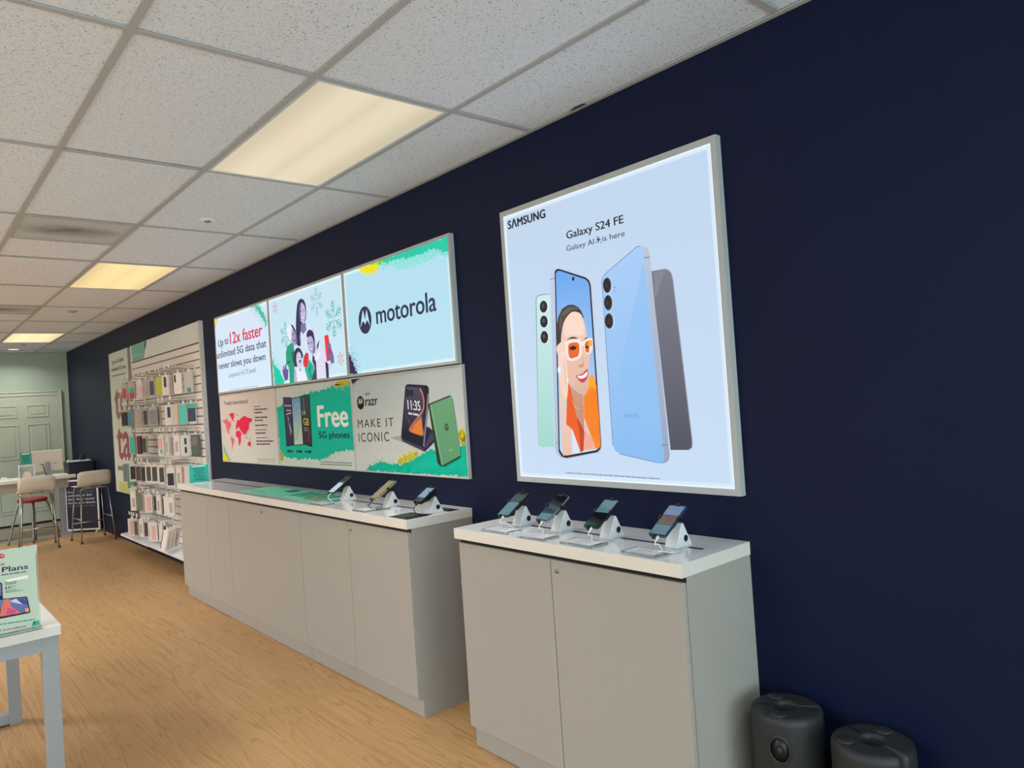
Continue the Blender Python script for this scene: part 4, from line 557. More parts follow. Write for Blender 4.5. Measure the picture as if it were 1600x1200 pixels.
M_BLUEBODY = mat('slate_blue_body', (58, 74, 98), .3, .3); M_SILV = mat('silver_body', (150, 152, 155), .3, .6); M_WCAB = mat('white_cable', (236, 236, 234), .4)
M_SCREENREFL = mat('screen_reflection', (20, 26, 30), .08, emit=(104, 146, 160), estr=.6)  # room reflection on the phone glass, painted as a faint glow
NEAR = ((2.41, 'leftmost', 'beside the corner nearest the long counter'), (2.165, 'second', 'second from the left on the nearer cabinet'), (1.895, 'third', 'third from the left on the nearer cabinet'), (1.585, 'rightmost', 'at the right end of the nearer cabinet'))
for k, (y, nm, wh) in enumerate(NEAR):
    x = 2.098; stand(y, x, ('white wedge phone stand leftmost on the nearer cabinet', 'white wedge phone stand second from left on the nearer cabinet', 'white wedge phone stand third from left on the nearer cabinet', 'white wedge phone stand rightmost on the nearer cabinet')[k])
    t = [o for o in bpy.data.objects if o.name.startswith('phone_stand') and o.parent is None][-1]
    ph = phone(y, x, .158, .076, .008, M_SCREENREFL, (M_BLACK, M_SILV, M_BLACK, M_BLUEBODY)[k], ('black smartphone leftmost on the nearer cabinet, lower screen pale blue', 'silver-edged black smartphone second from left on the nearer cabinet', 'dark smartphone third from left on the nearer cabinet, top half of screen pale', 'blue-edged smartphone rightmost on the nearer cabinet')[k], 'phone', ((-.46, .06), (-.46, -.22), (.02, .46), (-.46, -.16))[k])  # the screen patch is a painted reflection of the room
    if k == 3:
        T = phone_T(.158); b = MB(); b.box((.158*.16, -.033, .0005), (.158*.46, .033, .0009), mat('screen_reflection_blue', (22, 28, 36), .08, emit=(112, 146, 186), estr=.7), T); b.box((-.158*.15, -.033, .0005), (.158*.15, .033, .0009), mat('screen_reflection_brown', (30, 26, 24), .08, emit=(120, 96, 84), estr=.6), T); b.build('screen', ph)  # further reflection bands painted as glowing patches
    clamp([o for o in bpy.data.objects if o.name.startswith('phone_stand') and o.parent is None and abs(o.location.y-y) < .001][0], .158, .076, .008)
    tails = ([(-.12, -.02, .03), (-.09, -.05, .004), (-.02, -.05, .003)], [(-.125, -.012, .03), (-.12, -.015, .004), (-.09, -.05, .003), (-.05, -.045, .003)], [(-.122, -.008, .03), (-.13, -.02, .006), (-.1, -.06, .003), (-.05, -.045, .003)], [(-.12, -.006, .03), (-.115, -.02, .005), (-.15, -.03, .0145), (-.1, -.06, .004), (-.05, -.045, .003)])[k]
    cable(y, x, .158, M_WCAB, tails, ('white charging cable of the leftmost phone on the nearer cabinet', 'white charging cable of the second phone on the nearer cabinet', 'white charging cable of the third phone on the nearer cabinet', 'white charging cable of the rightmost phone on the nearer cabinet')[k])
def st_of(y): return [o for o in bpy.data.objects if o.name.startswith('phone_stand') and o.parent is None and abs(o.location.y-y) < .001][0]
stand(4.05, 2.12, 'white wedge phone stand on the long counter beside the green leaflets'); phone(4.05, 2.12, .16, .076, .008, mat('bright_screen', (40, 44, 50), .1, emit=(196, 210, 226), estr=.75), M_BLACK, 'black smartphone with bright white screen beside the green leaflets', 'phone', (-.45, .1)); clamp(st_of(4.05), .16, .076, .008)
cable(4.05, 2.12, .16, M_WCAB, [(-.14, -.02, .03), (-.12, -.04, .004), (-.06, -.06, .003)], 'white charging cable of the phone beside the green leaflets')
stand(3.52, 2.105, 'white wedge phone stand in the middle of three on the long counter'); phone(3.52, 2.105, .16, .076, .01, M_GOLD, mat('champagne_body', (168, 160, 136), .35, .5), 'champagne folding phone with tan screen, middle of three on long counter'); clamp(st_of(3.52), .16, .076, .01)
cable(3.52, 2.105, .16, M_BLACK, [(-.15, .0, .03), (-.13, -.03, .004), (-.07, -.07, .003), (-.04, -.045, .003)], 'black charging cable of the champagne folding phone')
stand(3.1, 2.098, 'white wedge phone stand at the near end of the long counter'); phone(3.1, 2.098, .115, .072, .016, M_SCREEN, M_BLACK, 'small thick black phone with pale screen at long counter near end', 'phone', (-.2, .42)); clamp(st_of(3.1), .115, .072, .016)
cable(3.1, 2.098, .115, M_BLACK, [(-.12, .0, .03), (-.11, -.02, .01), (-.08, -.03, .005), (-.04, -.04, .003)], 'black charging cable of the small thick phone')
# information cards in clear blocks, leaflets
def card(y0, y1, x0, x1, label, m=None, name='info_card', cat='card', h=.009):
    t = thing(name, ((x0+x1)/2, (y0+y1)/2, ZC), label, cat, 'small cards lying on the counters'); a, c = (x1-x0)/2, (y1-y0)/2
    b = MB(); b.box((-a, -c, .0001), (a, c, h), M_ACR if not m else m); b.build('acrylic_block' if not m else 'sheet', t, bevel=.0015)
    p = Print(lambda u, v, d: Vector((v, u, h+.0003+d))); p.flip = -1; p.box = (-c, c, -a, a)
    p.poly([(-c*.86, -a*.86), (c*.86, -a*.86), (c*.86, a*.86), (-c*.86, a*.86)], 0, (226, 226, 230) if not m else (34, 46, 44))
    ink = (172, 172, 182) if not m else (120, 140, 134)
    for k in range(4): p.line([(c*.7, a*(.55-k*.36)), (-c*(.2+.12*(k % 3)), a*(.55-k*.36))], a*.1, 1, ink, 1)
    p.build('printed_sheet', M_PRINT, t); return t
card(2.30, 2.47, 1.905, 1.995, 'clear-cased price card under the leftmost phone on the nearer cabinet')
card(2.07, 2.225, 1.895, 1.985, 'clear-cased price card under the second phone on the nearer cabinet')
card(1.82, 1.985, 1.9, 1.99, 'clear-cased price card under the third phone on the nearer cabinet')
card(1.535, 1.685, 1.9, 1.99, 'clear-cased price card under the rightmost phone on the nearer cabinet')
card(3.95, 4.12, 1.9, 1.98, 'clear-cased price card in front of the bright-screened phone'); card(3.46, 3.6, 1.9, 1.985, 'clear-cased price card in front of the champagne folding phone')
M_DKCARD = mat('dark_green_card', (34, 46, 44), .25); M_PURPC = mat('dark_violet_card', (44, 38, 56), .25)
card(3.045, 3.215, 1.9, 2.035, 'dark green printed card flat at the near corner of long counter', M_DKCARD, 'printed_card', 'card', .002)
card(3.045, 3.2, 2.155, 2.215, 'dark violet printed card behind the near-end stand of long counter', M_PURPC, 'printed_card', 'card', .002)
for k, (y0, y1, lab) in enumerate(((4.76, 5.42, 'large green leaflet lying flat, far half, on the long counter'), (4.13, 4.75, 'large green leaflet with dark phones, near half, on long counter'))):
    t = thing('leaflet', (2.08, (y0+y1)/2, ZC), lab, 'leaflet', 'green leaflets on the long counter'); off = (2.08, (y0+y1)/2, ZC); c = (y1-y0)/2
    b = MB(); b.box((-.135, -c, .0001), (.135, c, .0016), M_GREENMAT); b.build('sheet', t)
    p = Print(lambda u, v, d: Vector((v, u, .0018+d))); p.flip = -1; p.box = (-c, c, -.13, .13)
    p.poly([(-c+.012, -.125), (c-.012, -.125), (c-.012, .125), (-c+.012, .125)], 0, (128, 232, 198))
    if k: 
        for q in range(5): y = .22-.1*q; p.poly([(y-.03, -.06), (y+.03, -.06), (y+.03, .105), (y-.03, .105)], 1, (48, 112, 102), 0, (70, 140, 132)); 
        p.poly([(-.26, -.1), (-.02, -.1), (-.02, -.02), (-.26, -.02)], 2, (150, 160, 122)); p.line([(.24, -.1), (.05, -.1)], .01, 2, (230, 240, 230), 1)
    else:
        p.poly([(.1, -.02), (.3, -.02), (.26, .1), (.08, .1)], 1, (150, 226, 200)); p.poly([(-.25, .02), (-.12, .02), (-.12, .11), (-.25, .11)], 1, (52, 118, 106)); p.line([(.28, -.06), (.02, -.06)], .012, 1, (60, 130, 118), 1); p.line([(.28, -.09), (-.1, -.09)], .008, 1, (70, 140, 128), 1)
    p.build('print', M_PRINT, t)
def paper_sign(name, loc, w, h, rz, label, body, ops, base_d=.07, cat='sign'):
    """upright sheet in a clear holder; print u across, v up"""
    t = thing(name, loc, label, cat, None, rz)
    b = MB(); b.box((-w/2-.006, -.0015, .004), (w/2+.006, .0035, h), M_ACR); b.box((-w/2-.006, -base_d/2, 0), (w/2+.006, base_d/2, .004), M_ACR); b.build('acrylic_holder', t)
    p = Print(lambda u, v, d: Vector((u, -.002-d, v))); p.flip = 1; p.box = (-w/2, w/2, 0, h)
    p.poly([(-w/2, .006), (w/2, .006), (w/2, h-.004), (-w/2, h-.004)], 0, body); p.run(ops); p.build('printed_sheet', M_PRINT, t)
    return t
def small_print(w, h, head):
    o = [['l', 1, [226, 244, 238], [[-w*.34, h*.9], [w*.36, h*.9]], h*.07, 0]]
    for k in range(6): o.append(['l', 1, [24, 92, 92], [[-w*(.3-.04*(k % 3)), h*(.76-.115*k)], [w*(.3-.05*(k % 2)), h*(.76-.115*k)]], h*.035, 1])
    return o
paper_sign('tabletop_sign', (2.02, 6.53, ZC), .155, .16, R(-14), 'small teal sign in clear holder at the far end of long counter', (64, 200, 184), small_print(.155, .16, 1))
# ================================================================== slatwall with peg hooks and packs
SY0, SY1, SZ0, SZ1 = 7.04, 9.53, .14, 2.43
t = thing('slatwall_display', (W, (SY0+SY1)/2, .2), 'tall white slatted wall panel holding hanging phone accessories', 'slatwall'); off = (W, (SY0+SY1)/2, .2)
b = MB(); xs = W-.04; b.box((xs+.008, SY0, SZ0+.02), (W-.001, SY1, SZ1), M_GROOVE)
z = SZ0+.02
zs = []
while z < 2.2: zs.append(z); z += .0765
for a in zs: b.box((xs, SY0, a+.006), (xs+.008, SY1, min(a+.0715, 2.232)), M_SLAT)
b.box((xs, SY0, 2.236), (xs+.008, SY1, SZ1), M_SLAT); b.build('slat_panel', t, off)
b = MB(); b.box((xs-.004, SY0-.012, SZ0), (W-.001, SY0-.0005, SZ1+.004), M_SLAT); b.build('end_trim', t, off)
b = MB(); b.box((xs-.004, SY1+.0005, SZ0), (W-.001, SY1+.012, SZ1+.004), M_SLAT); b.build('end_trim', t, off)
b = MB(); b.box((xs-.0003, 8.3, .3), (xs-.0001, 8.302, 2.2), M_GROOVE); b.build('joint_strip', t, off)
p = Print(wall3(.0415)); p.flip = -1; p.box = (SY0, SY1, 2.236, SZ1); p.poly([(SY0+.03, 2.24), (SY0+.03, SZ1-.004), (SY1-.01, SZ1-.004), (SY1-.01, 2.24)], 0, (224, 228, 230)); p.run(ART['header']); p.build('header_board', M_PRINT, t, off)
for y0, y1, xf in ((8.44, 9.62, 2.045), (7.2, 8.435, 2.055)):
    b = MB(); b.prism([(xf, .188), (xs-.002, .2), (xs-.002, .224), (xf, .212)], 1, y0, y1, M_PLWHITE); b.build('shelf', t, off)
    b = MB()
    for yy in (y0+.02, y1-.02): b.prism([(xs-.003, .1), (xs-.003, .197), (xf+.06, .189)], 1, yy-.004, yy+.004, M_PLWHITE)
    b.build('shelf_bracket', t, off)
ROWZ = (2.0, 1.70, 1.40, 1.09, .78, .48); ROWN = ('top', 'second', 'third', 'fourth', 'fifth', 'bottom')
ORD = 'first second third fourth fifth sixth seventh eighth ninth tenth eleventh twelfth thirteenth fourteenth'.split()
ho = None
for r, ys in enumerate(HOOKS):
    n = len(ys)
    for k, y in enumerate(sorted(ys, reverse=True)):
        lab = 'white peg hook in %s slatwall row, %s from the left end' % (ROWN[r], ORD[k])
        if ho is None:
            ho = thing('peg_hook', (xs, y, ROWZ[r]), lab, 'hook', 'peg hooks on the slatwall')
            q = MB(); q.box((-.006, -.022, -.03), (-.0005, .022, .03), M_PLWHITE); q.build('bracket', ho)
            q = MB(); q.tube([(-.005, 0, 0), (-.12, 0, 0), (-.2, 0, .002), (-.225, 0, .014)], .0032, M_CHROME, 6); q.build('prong', ho)
            q = MB(); q.box((-.236, -.022, .012), (-.232, .022, .046), M_PLWHITE); q.tube([(-.006, 0, .028), (-.232, 0, .03)], .002, M_CHROME, 6); q.build('price_tag', ho)
        else:
            c = copy_tree(ho); c.location = (xs, y, ROWZ[r]); tag(c, lab, 'hook', 'peg hooks on the slatwall')
C_ = lambda n, c, **k: mat('pack_'+n, c, **({'rough': .35} | k))
PK = {'white': C_('white', (228, 220, 212)), 'cream': C_('cream', (222, 206, 182)), 'black': C_('black', (26, 22, 24)), 'grey': C_('grey', (120, 118, 116)), 'dark': C_('charcoal', (62, 62, 64)), 'teal': C_('teal', (50, 190, 172)), 'red': C_('red', (206, 66, 76)), 'pink': C_('pink', (232, 178, 176)), 'lilac': C_('lilac', (176, 170, 200)), 'yellow': C_('yellow', (206, 204, 62)), 'blue': C_('blue', (74, 150, 178)), 'sage': C_('sage', (112, 130, 122)), 'maroon': C_('maroon', (86, 42, 56)), 'mauve': C_('mauve', (152, 138, 142)), 'slate': C_('slate', (86, 98, 94)), 'green': C_('green', (86, 142, 116)), 'brown': C_('brown', (52, 38, 30)), 'navy': C_('navy', (30, 32, 66)), 'olive': C_('olive', (128, 122, 92)), 'clear': mat('pack_clear', (214, 208, 200), .12, trans=.35), 'silver': C_('silver', (176, 168, 162))}
# style: carton/backing colour, face panel colour or None, panel rectangle (u0,v0,u1,v1), second panel
ST = {'clam_red': ('clear', 'red', (.2, .15, .8, .85), None), 'clam_teal': ('clear', 'red', (.25, .12, .8, .5), ('teal', (.25, .5, .75, .82))), 'clam_pink': ('clear', 'pink', (.2, .12, .8, .86), None), 'clear': ('clear', 'silver', (.2, .15, .8, .8), None), 'case_grey': ('clear', 'dark', (.2, .12, .85, .85), None), 'case_lilac': ('clear', 'lilac', (.2, .1, .8, .85), None), 'yellow': ('clear', 'yellow', (.06, .04, .94, .95), None), 'white_phone': ('white', 'black', (.3, .4, .62, .9), None), 'white_edge': ('white', 'black', (.0, .1, .12, .9), None), 'white_slot': ('white', 'black', (.12, .55, .3, .9), None), 'clear_tag': ('clear', 'green', (.3, .05, .7, .24), None), 'black': ('clear', 'black', (.1, .1, .9, .86), None), 'blue': ('clear', 'blue', (.1, .08, .9, .86), None), 'sage': ('sage', 'grey', (.2, .1, .8, .85), None), 'case_dark': ('clear', 'dark', (.1, .1, .9, .86), None), 'clear_grey': ('clear', 'mauve', (.12, .1, .88, .84), None), 'cream': ('cream', None, None, None), 'teal': ('clear', 'teal', (.08, .05, .92, .95), None), 'teal_head': ('white', 'teal', (.02, .8, .98, .99), ('navy', (.08, .14, .92, .78))), 'maroon': ('maroon', None, None, None), 'pinkteal': ('white', 'pink', (.1, .35, .8, .9), ('teal', (.4, .12, .8, .32))), 'white': ('white', 'silver', (.3, .2, .7, .7), None), 'mauve': ('clear', 'mauve', (.1, .1, .9, .88), None), 'white_ovals': ('white', 'black', (.38, .56, .62, .86), ('black', (.38, .16, .62, .44))), 'slate': ('slate', 'grey', (.15, .5, .8, .9), None), 'greenlong': ('green', 'sage', (.1, .5, .9, .95), None), 'brownblack': ('white', 'brown', (.12, .14, .88, .86), None), 'whitegrey': ('white', 'dark', (.22, .12, .9, .88), None), 'navy': ('white', 'navy', (.12, .1, .88, .7), None), 'pinkedge': ('white', 'red', (.0, .05, .1, .95), None), 'olive': ('olive', 'sage', (.2, .1, .8, .85), None), 'whitepink': ('white', 'pink', (.25, .1, .75, .85), None)}
for i, (r, y, d, rot, st, desc, k, n) in enumerate(PACKS):
    bc, fc, rect, second = ST[st]; clam = st.startswith('clam'); wdt, hgt, th = .086, .2, (.03 if clam else .02)
    if st == 'greenlong': hgt = .27
    lean = R(14) if 'leaning' in desc else 0.
    t = thing('phone_case_pack', (W-d, y, ROWZ[r]-.004), '%s, %s slatwall row, %s from left' % (desc, ROWN[r], ORD[k-1]), 'packaged phone case', 'packs hanging on the slatwall', R(rot))
    t.rotation_euler = (0, lean, R(rot))
    b = MB()
    if clam:
        pts = [(wdt/2*cos(a), -.075+.055*sin(a)) for a in [k2*pi/10 for k2 in range(11)]]+[(-wdt*.36, -hgt-.02), (wdt*.36, -hgt-.02)]
        b.prism(pts, 0, -th/2, th/2, PK[bc])
    else: b.box((-th/2, -wdt/2, -.03-hgt), (th/2, wdt/2, -.03), PK[bc])
    b.build('carton', t, bevel=.002, seg=1)
    b = MB(); b.prism([(-.012, -.031), (.012, -.031), (.012, -.012), (.007, -.001), (-.007, -.001), (-.012, -.012)], 0, -.001, .001, PK['white']); b.build('hang_tab', t)
    for c, rc in ((fc, rect), second if second else (None, None)):
        if not c: continue
        z0, z1 = -.03-hgt, -.03-(.04 if clam else 0); f = lambda u: wdt/2-u*wdt
        b = MB(); b.box((-th/2-.0025, f(rc[2]), z0+(z1-z0)*rc[1]), (-th/2-.0003, f(rc[0]), z0+(z1-z0)*rc[3]), PK[c]); b.build('case' if st not in ('white_phone', 'white_edge', 'white_slot', 'pinkedge') else 'printed_panel', t, bevel=.0008, seg=1)
# ================================================================== promotional table at the left edge
TX1, TY0, TY1, TZ = .485, 3.358, 4.71, .76; TX0 = -.35
t = thing('display_table', ((TX0+TX1)/2, (TY0+TY1)/2, 0), 'white-topped table with square silver-grey loop legs at the left edge', 'table'); off = tuple(t.location)
b = MB(); b.box((TX0, TY0, TZ-.04), (TX1, TY1, TZ), mat('table_top_white', (226, 222, 216), .4)); b.build('tabletop', t, off, .002)
b = MB(); q = .055
for yy in (TY0+.012, TY1-.012-q): b.box((TX0+.01+q, yy, TZ-.04-q), (TX1-.01-q, yy+q, TZ-.0405), M_TABLE)
for xx in (TX0+.01, TX1-.01-q): b.box((xx, TY0+.012+q, TZ-.04-q), (xx+q, TY1-.012-q, TZ-.0405), M_TABLE)
b.build('apron', t, off)
for xx in (TX0+.01, TX1-.01-q):
    for yy in (TY0+.012, TY1-.012-q): b = MB(); b.box((xx, yy, 0), (xx+q, yy+q, TZ-.041), M_TABLE); b.build('leg', t, off, .0015)
for yy in (TY0+.012, TY1-.012-q): b = MB(); b.box((TX0+.01+q, yy, .01), (TX1-.01-q, yy+q, .06), M_TABLE); b.build('foot_rail', t, off)
# slanted-edge sign on it
paper_sign('tabletop_sign', (0.312, 3.384, TZ), .212, .32, 0, 'clear standing sign holder with tablet plans flyer on the left table', (196, 214, 196), [["p",1,[214,58,80],[[-0.027,0.307],[0.001,0.306],[0.006,0.302],[0.007,0.293],[0.003,0.289],[-0.028,0.289]],0,None],["l",2,[236,224,214],[[-0.019,0.298],[0.002,0.298]],0.006,1],["t",1,[206,70,90],"New",[-0.025,0.261],[0.006,0.261],0.014,1,1.0],["t",1,[56,52,92],"Plans",[-0.003,0.236],[0.079,0.233],0.019,2,1.0],["l",1,[90,96,110],[[-0.025,0.227],[0.074,0.223]],0.004,1],["p",1,[250,250,232],[[0.009,0.206],[0.078,0.209],[0.079,0.197],[0.009,0.196]],0,None],["l",1,[70,96,90],[[0.004,0.195],[0.041,0.193]],0.003,1],["l",1,[70,96,90],[[0.003,0.189],[0.041,0.186]],0.003,1],["t",1,[50,76,74],"$30",[0.003,0.17],[0.023,0.169],0.01,1,1.0],["t",1,[50,76,74],"00",[0.025,0.174],[0.036,0.173],0.004,0.5,1.0],["l",1,[120,140,136],[[0.003,0.158],[0.058,0.155]],0.003,1],["l",1,[120,140,136],[[0.003,0.163],[0.041,0.162]],0.003,1],["p",1,[40,32,56],[[-0.032,0.201],[-0.007,0.198],[-0.005,0.192],[-0.005,0.137],[-0.035,0.139]],0,None],["p",2,[150,138,176],[[-0.032,0.196],[-0.009,0.193],[-0.007,0.148],[-0.034,0.144]],0,[90,80,130]],["p",1,[46,38,60],[[-0.035,0.141],[-0.001,0.136],[0.069,0.128],[0.072,0.123],[0.079,0.066],[0.077,0.063],[-0.038,0.064]],0,None],["p",2,[96,132,186],[[-0.035,0.137],[0.067,0.124],[0.076,0.068],[-0.038,0.073]],0,[120,110,170]],["p",3,[236,120,110],[[-0.001,0.133],[0.013,0.133],[0.02,0.101],[0.05,0.069],[-0.004,0.071],[-0.038,0.074],[-0.014,0.102]],0,None],["p",3,[226,214,236],[[0.015,0.122],[0.035,0.128],[0.068,0.096],[0.037,0.11]],0,None],["p",3,[70,150,170],[[-0.036,0.108],[-0.011,0.108],[-0.018,0.076],[-0.037,0.078]],0,None],["p",4,[244,170,110],[[0.062,0.084],[0.073,0.083],[0.075,0.069],[0.064,0.069]],0,None],["p",4,[216,90,140],[[0.008,0.1],[0.036,0.083],[0.024,0.072],[0.001,0.075]],0,None],["p",4,[70,90,150],[[0.038,0.124],[0.064,0.121],[0.071,0.095],[0.054,0.103]],0,None],["l",1,[60,150,128],[[-0.039,0.044],[0.092,0.035]],0.004,1],["p",1,[70,176,150],[[0.09,0.026],[0.106,0.028],[0.108,0.011],[0.079,0.009]],0,None],["p",2,[30,110,96],[[0.087,0.027],[0.094,0.028],[0.091,0.018],[0.082,0.013]],0,None],["t",1,[196,60,84],"wireless",[-0.013,0.016],[0.063,0.013],0.008,1.2,1.0],["p",1,[196,50,76],[[-0.034,0.025],[-0.018,0.025],[-0.018,0.016],[-0.035,0.016]],0,None]], .08)

# ================================================================== service desk at the back
t = thing('service_desk', (1.3, 12.3, 0), 'white-topped grey service desk in front of the back door', 'desk'); off = (1.3, 12.3, 0)
b = MB(); b.box((.5, 12.0, .785), (2.02, 12.62, .83), M_WARMWHITE); b.build('desktop', t, off, .003)
b = MB(); b.box((.55, 12.03, .655), (1.94, 12.05, .784), M_LAM); b.build('modesty_panel', t, off)
for x0 in (.7, 1.84): b = MB(); b.box((x0, 12.06, .03), (x0+.1, 12.25, .784), M_TABLE); b.box((x0-.09, 11.98, 0), (x0+.1, 12.03, .03), M_TABLE); b.box((x0, 12.03, 0), (x0+.1, 12.58, .03), M_TABLE); b.build('leg', t, off)
t = thing('computer_monitor', (1.72, 12.3, .8305), 'silver computer monitor seen from behind on the service desk', 'monitor')
b = MB(); b.box((-.2, -.012, .065), (.2, .02, .365), M_SHELL); b.build('screen_back', t, bevel=.008)
b = MB(); b.prism([(-.02, 0), (.12, 0), (.12, .006), (.0, .012), (-.012, .2), (-.02, .2)], 0, -.03, .03, M_STEEL, Matrix.Rotation(0, 4, 'Z')); b.build('stand', t, M=Matrix.Translation((0, -.06, 0)))
b = MB(); b.tube(smooth_path([Vector(p) for p in ((-.075, -.016, .17), (-.05, -.05, .16), (-.04, -.09, .05), (-.01, -.1, .009), (.06, -.1, .007))]), .005, M_BLACK); b.build('cable', t)
b = MB()
for x in (-.09, -.075, -.06, .07, .085, .1): b.box((x, -.0135, .168), (x+.009, -.0118, .176), M_BLACK)
b.build('port', t)
paper_sign('desk_sign', (1.458, 12.2, 1.02), .135, .17, 0, 'small teal sign standing above the service desk, left of the monitor', (66, 152, 134), small_print(.135, .17, 1), .02)
t = thing('brochure_box', (1.458, 12.2, .8305), 'clear white brochure box under the teal sign on the service desk', 'box')
b = MB(); b.box((-.092, -.04, 0), (.092, .04, .006), M_PLWHITE); b.box((-.092, .03, .006), (.092, .036, .19), M_PAPER); b.box((-.092, -.04, .006), (-.086, .03, .18), M_PLWHITE); b.box((.086, -.04, .006), (.092, .03, .18), M_PLWHITE); b.box((-.09, -.03, .17), (.09, .03, .186), M_PAPER); b.build('shell', t)
b = MB(); b.prism([(.05*cos(a), .03+.07*sin(a)) for a in [k*pi/8 for k in range(9)]]+[(-.05, .006), (.05, .006)], 1, -.028, -.02, M_SHELL); b.build('insert', t)
one('paper_stack', lambda b, m: (b.box((1.06, 12.06, .8305), (1.24, 12.3, .838), m), b.prism([(1.15, .838), (1.26, .838), (1.22, .872), (1.17, .872)], 1, 12.1, 12.25, m)), M_PLWHITE, 'loose white papers on the service desk near the left edge', 'papers')
one('paper_tray', lambda b, m: b.box((1.76, 12.03, .8305), (1.92, 12.15, .85), m), M_PLWHITE, 'low white tray before the right half of the monitor on the desk', 'tray')
# dark cabinet, case and small things in the corner
t = thing('corner_cabinet', (2.16, 12.3, 0), 'low navy-black cabinet in the corner at the right end of the desk', 'cabinet'); off = (2.16, 12.3, 0)
b = MB(); b.box((2.03, 12.06, 0), (2.28, 12.7, .8), M_NAVYBOX); b.build('body', t, off, .004)
b = MB(); b.box((2.026, 12.05, .8005), (2.283, 12.71, .8302), M_NAVYBOX); b.build('top', t, off)
t = thing('equipment_case', (2.07, 12.25, .8305), 'long dark box spanning desk end and corner cabinet, behind the right stool', 'box'); off = tuple(t.location)
b = MB(); b.box((1.95, 12.08, .8306), (2.27, 12.45, .985), M_NAVYBOX); b.build('shell', t, off, .004)
b = MB(); b.box((1.942, 12.075, .9855), (2.278, 12.455, 1.0), mat('case_lid', (40, 48, 60), .4)); b.build('lid', t, off, .003)
one('flat_tray', lambda b, m: b.box((1.98, 12.1, 1.0005), (2.24, 12.34, 1.014), m), M_PLWHITE, 'flat white tray lying on the long dark box in the corner', 'tray', None, .003)
one('card_terminal', lambda b, m: (b.prism([(-.04, 0), (.04, 0), (.035, .05), (.015, .085), (-.015, .085), (-.03, .05)], 1, -.03, .03, m, Matrix.Translation((2.15, 12.2, 1.0145)))), M_BLACK, 'small black rounded device on the flat white tray in the corner', 'device', None, .008)
one('small_box', lambda b, m: b.box((1.95, 12.12, 1.0005), (1.975, 12.22, 1.03), m), M_PAPER, 'small pale box on the left end of the long dark box', 'box', None, .003)
# framed floor sign
rz = math.atan2(-.3, .3)
t = thing('floor_sign_board', (2.065, 11.9, 0), 'white-framed navy floor sign with white lettering, behind the right stool', 'sign board', None, rz); w = .5
b = MB()
for lo, hi in (((-w/2, .03), (-w/2+.022, .75)), ((w/2-.022, .03), (w/2, .75)), ((-w/2+.022, .03), (w/2-.022, .052)), ((-w/2+.022, .728), (w/2-.022, .75))): b.box((lo[0], -.012, lo[1]), (hi[0], .012, hi[1]), M_PLWHITE)
b.build('frame', t)
b = MB(); b.box((-w/2+.02, -.004, .05), (w/2-.02, .008, .73), M_NAVYBOX); b.build('board', t)
for x in (-w/2+.02, w/2-.02): b = MB(); b.box((x-.01, -.07, 0), (x+.01, .07, .03), M_PLWHITE); b.build('foot', t)
p = Print(lambda u, v, d: Vector((u, -.0045-d, v))); p.flip = 1; p.box = (-w/2, w/2, 0, .75); u = -w/2+.035
for s_, u1, v, cc, bo in (('Up to', -.02, .565, (206, 204, 206), 1.4), ('unlimited 5G', .115, .513, (206, 204, 206), 1.4), ('data that never', .15, .461, (206, 204, 206), 1.4), ('slows you down', .15, .409, (206, 204, 206), 1.4), ('Compared to 4G LTE speeds', .15, .37, (160, 158, 166), .2)):
    p.text(s_, (u, v), (u1*1.28 if s_ != 'Up to' else u+.09, v), .03 if bo > 1 else .014, 1, cc, bo)
p.text('12x faster', (u+.11, .565), (.195, .565), .03, 1, (60, 110, 140), 1.4); p.build('lettering', M_PRINT, t)
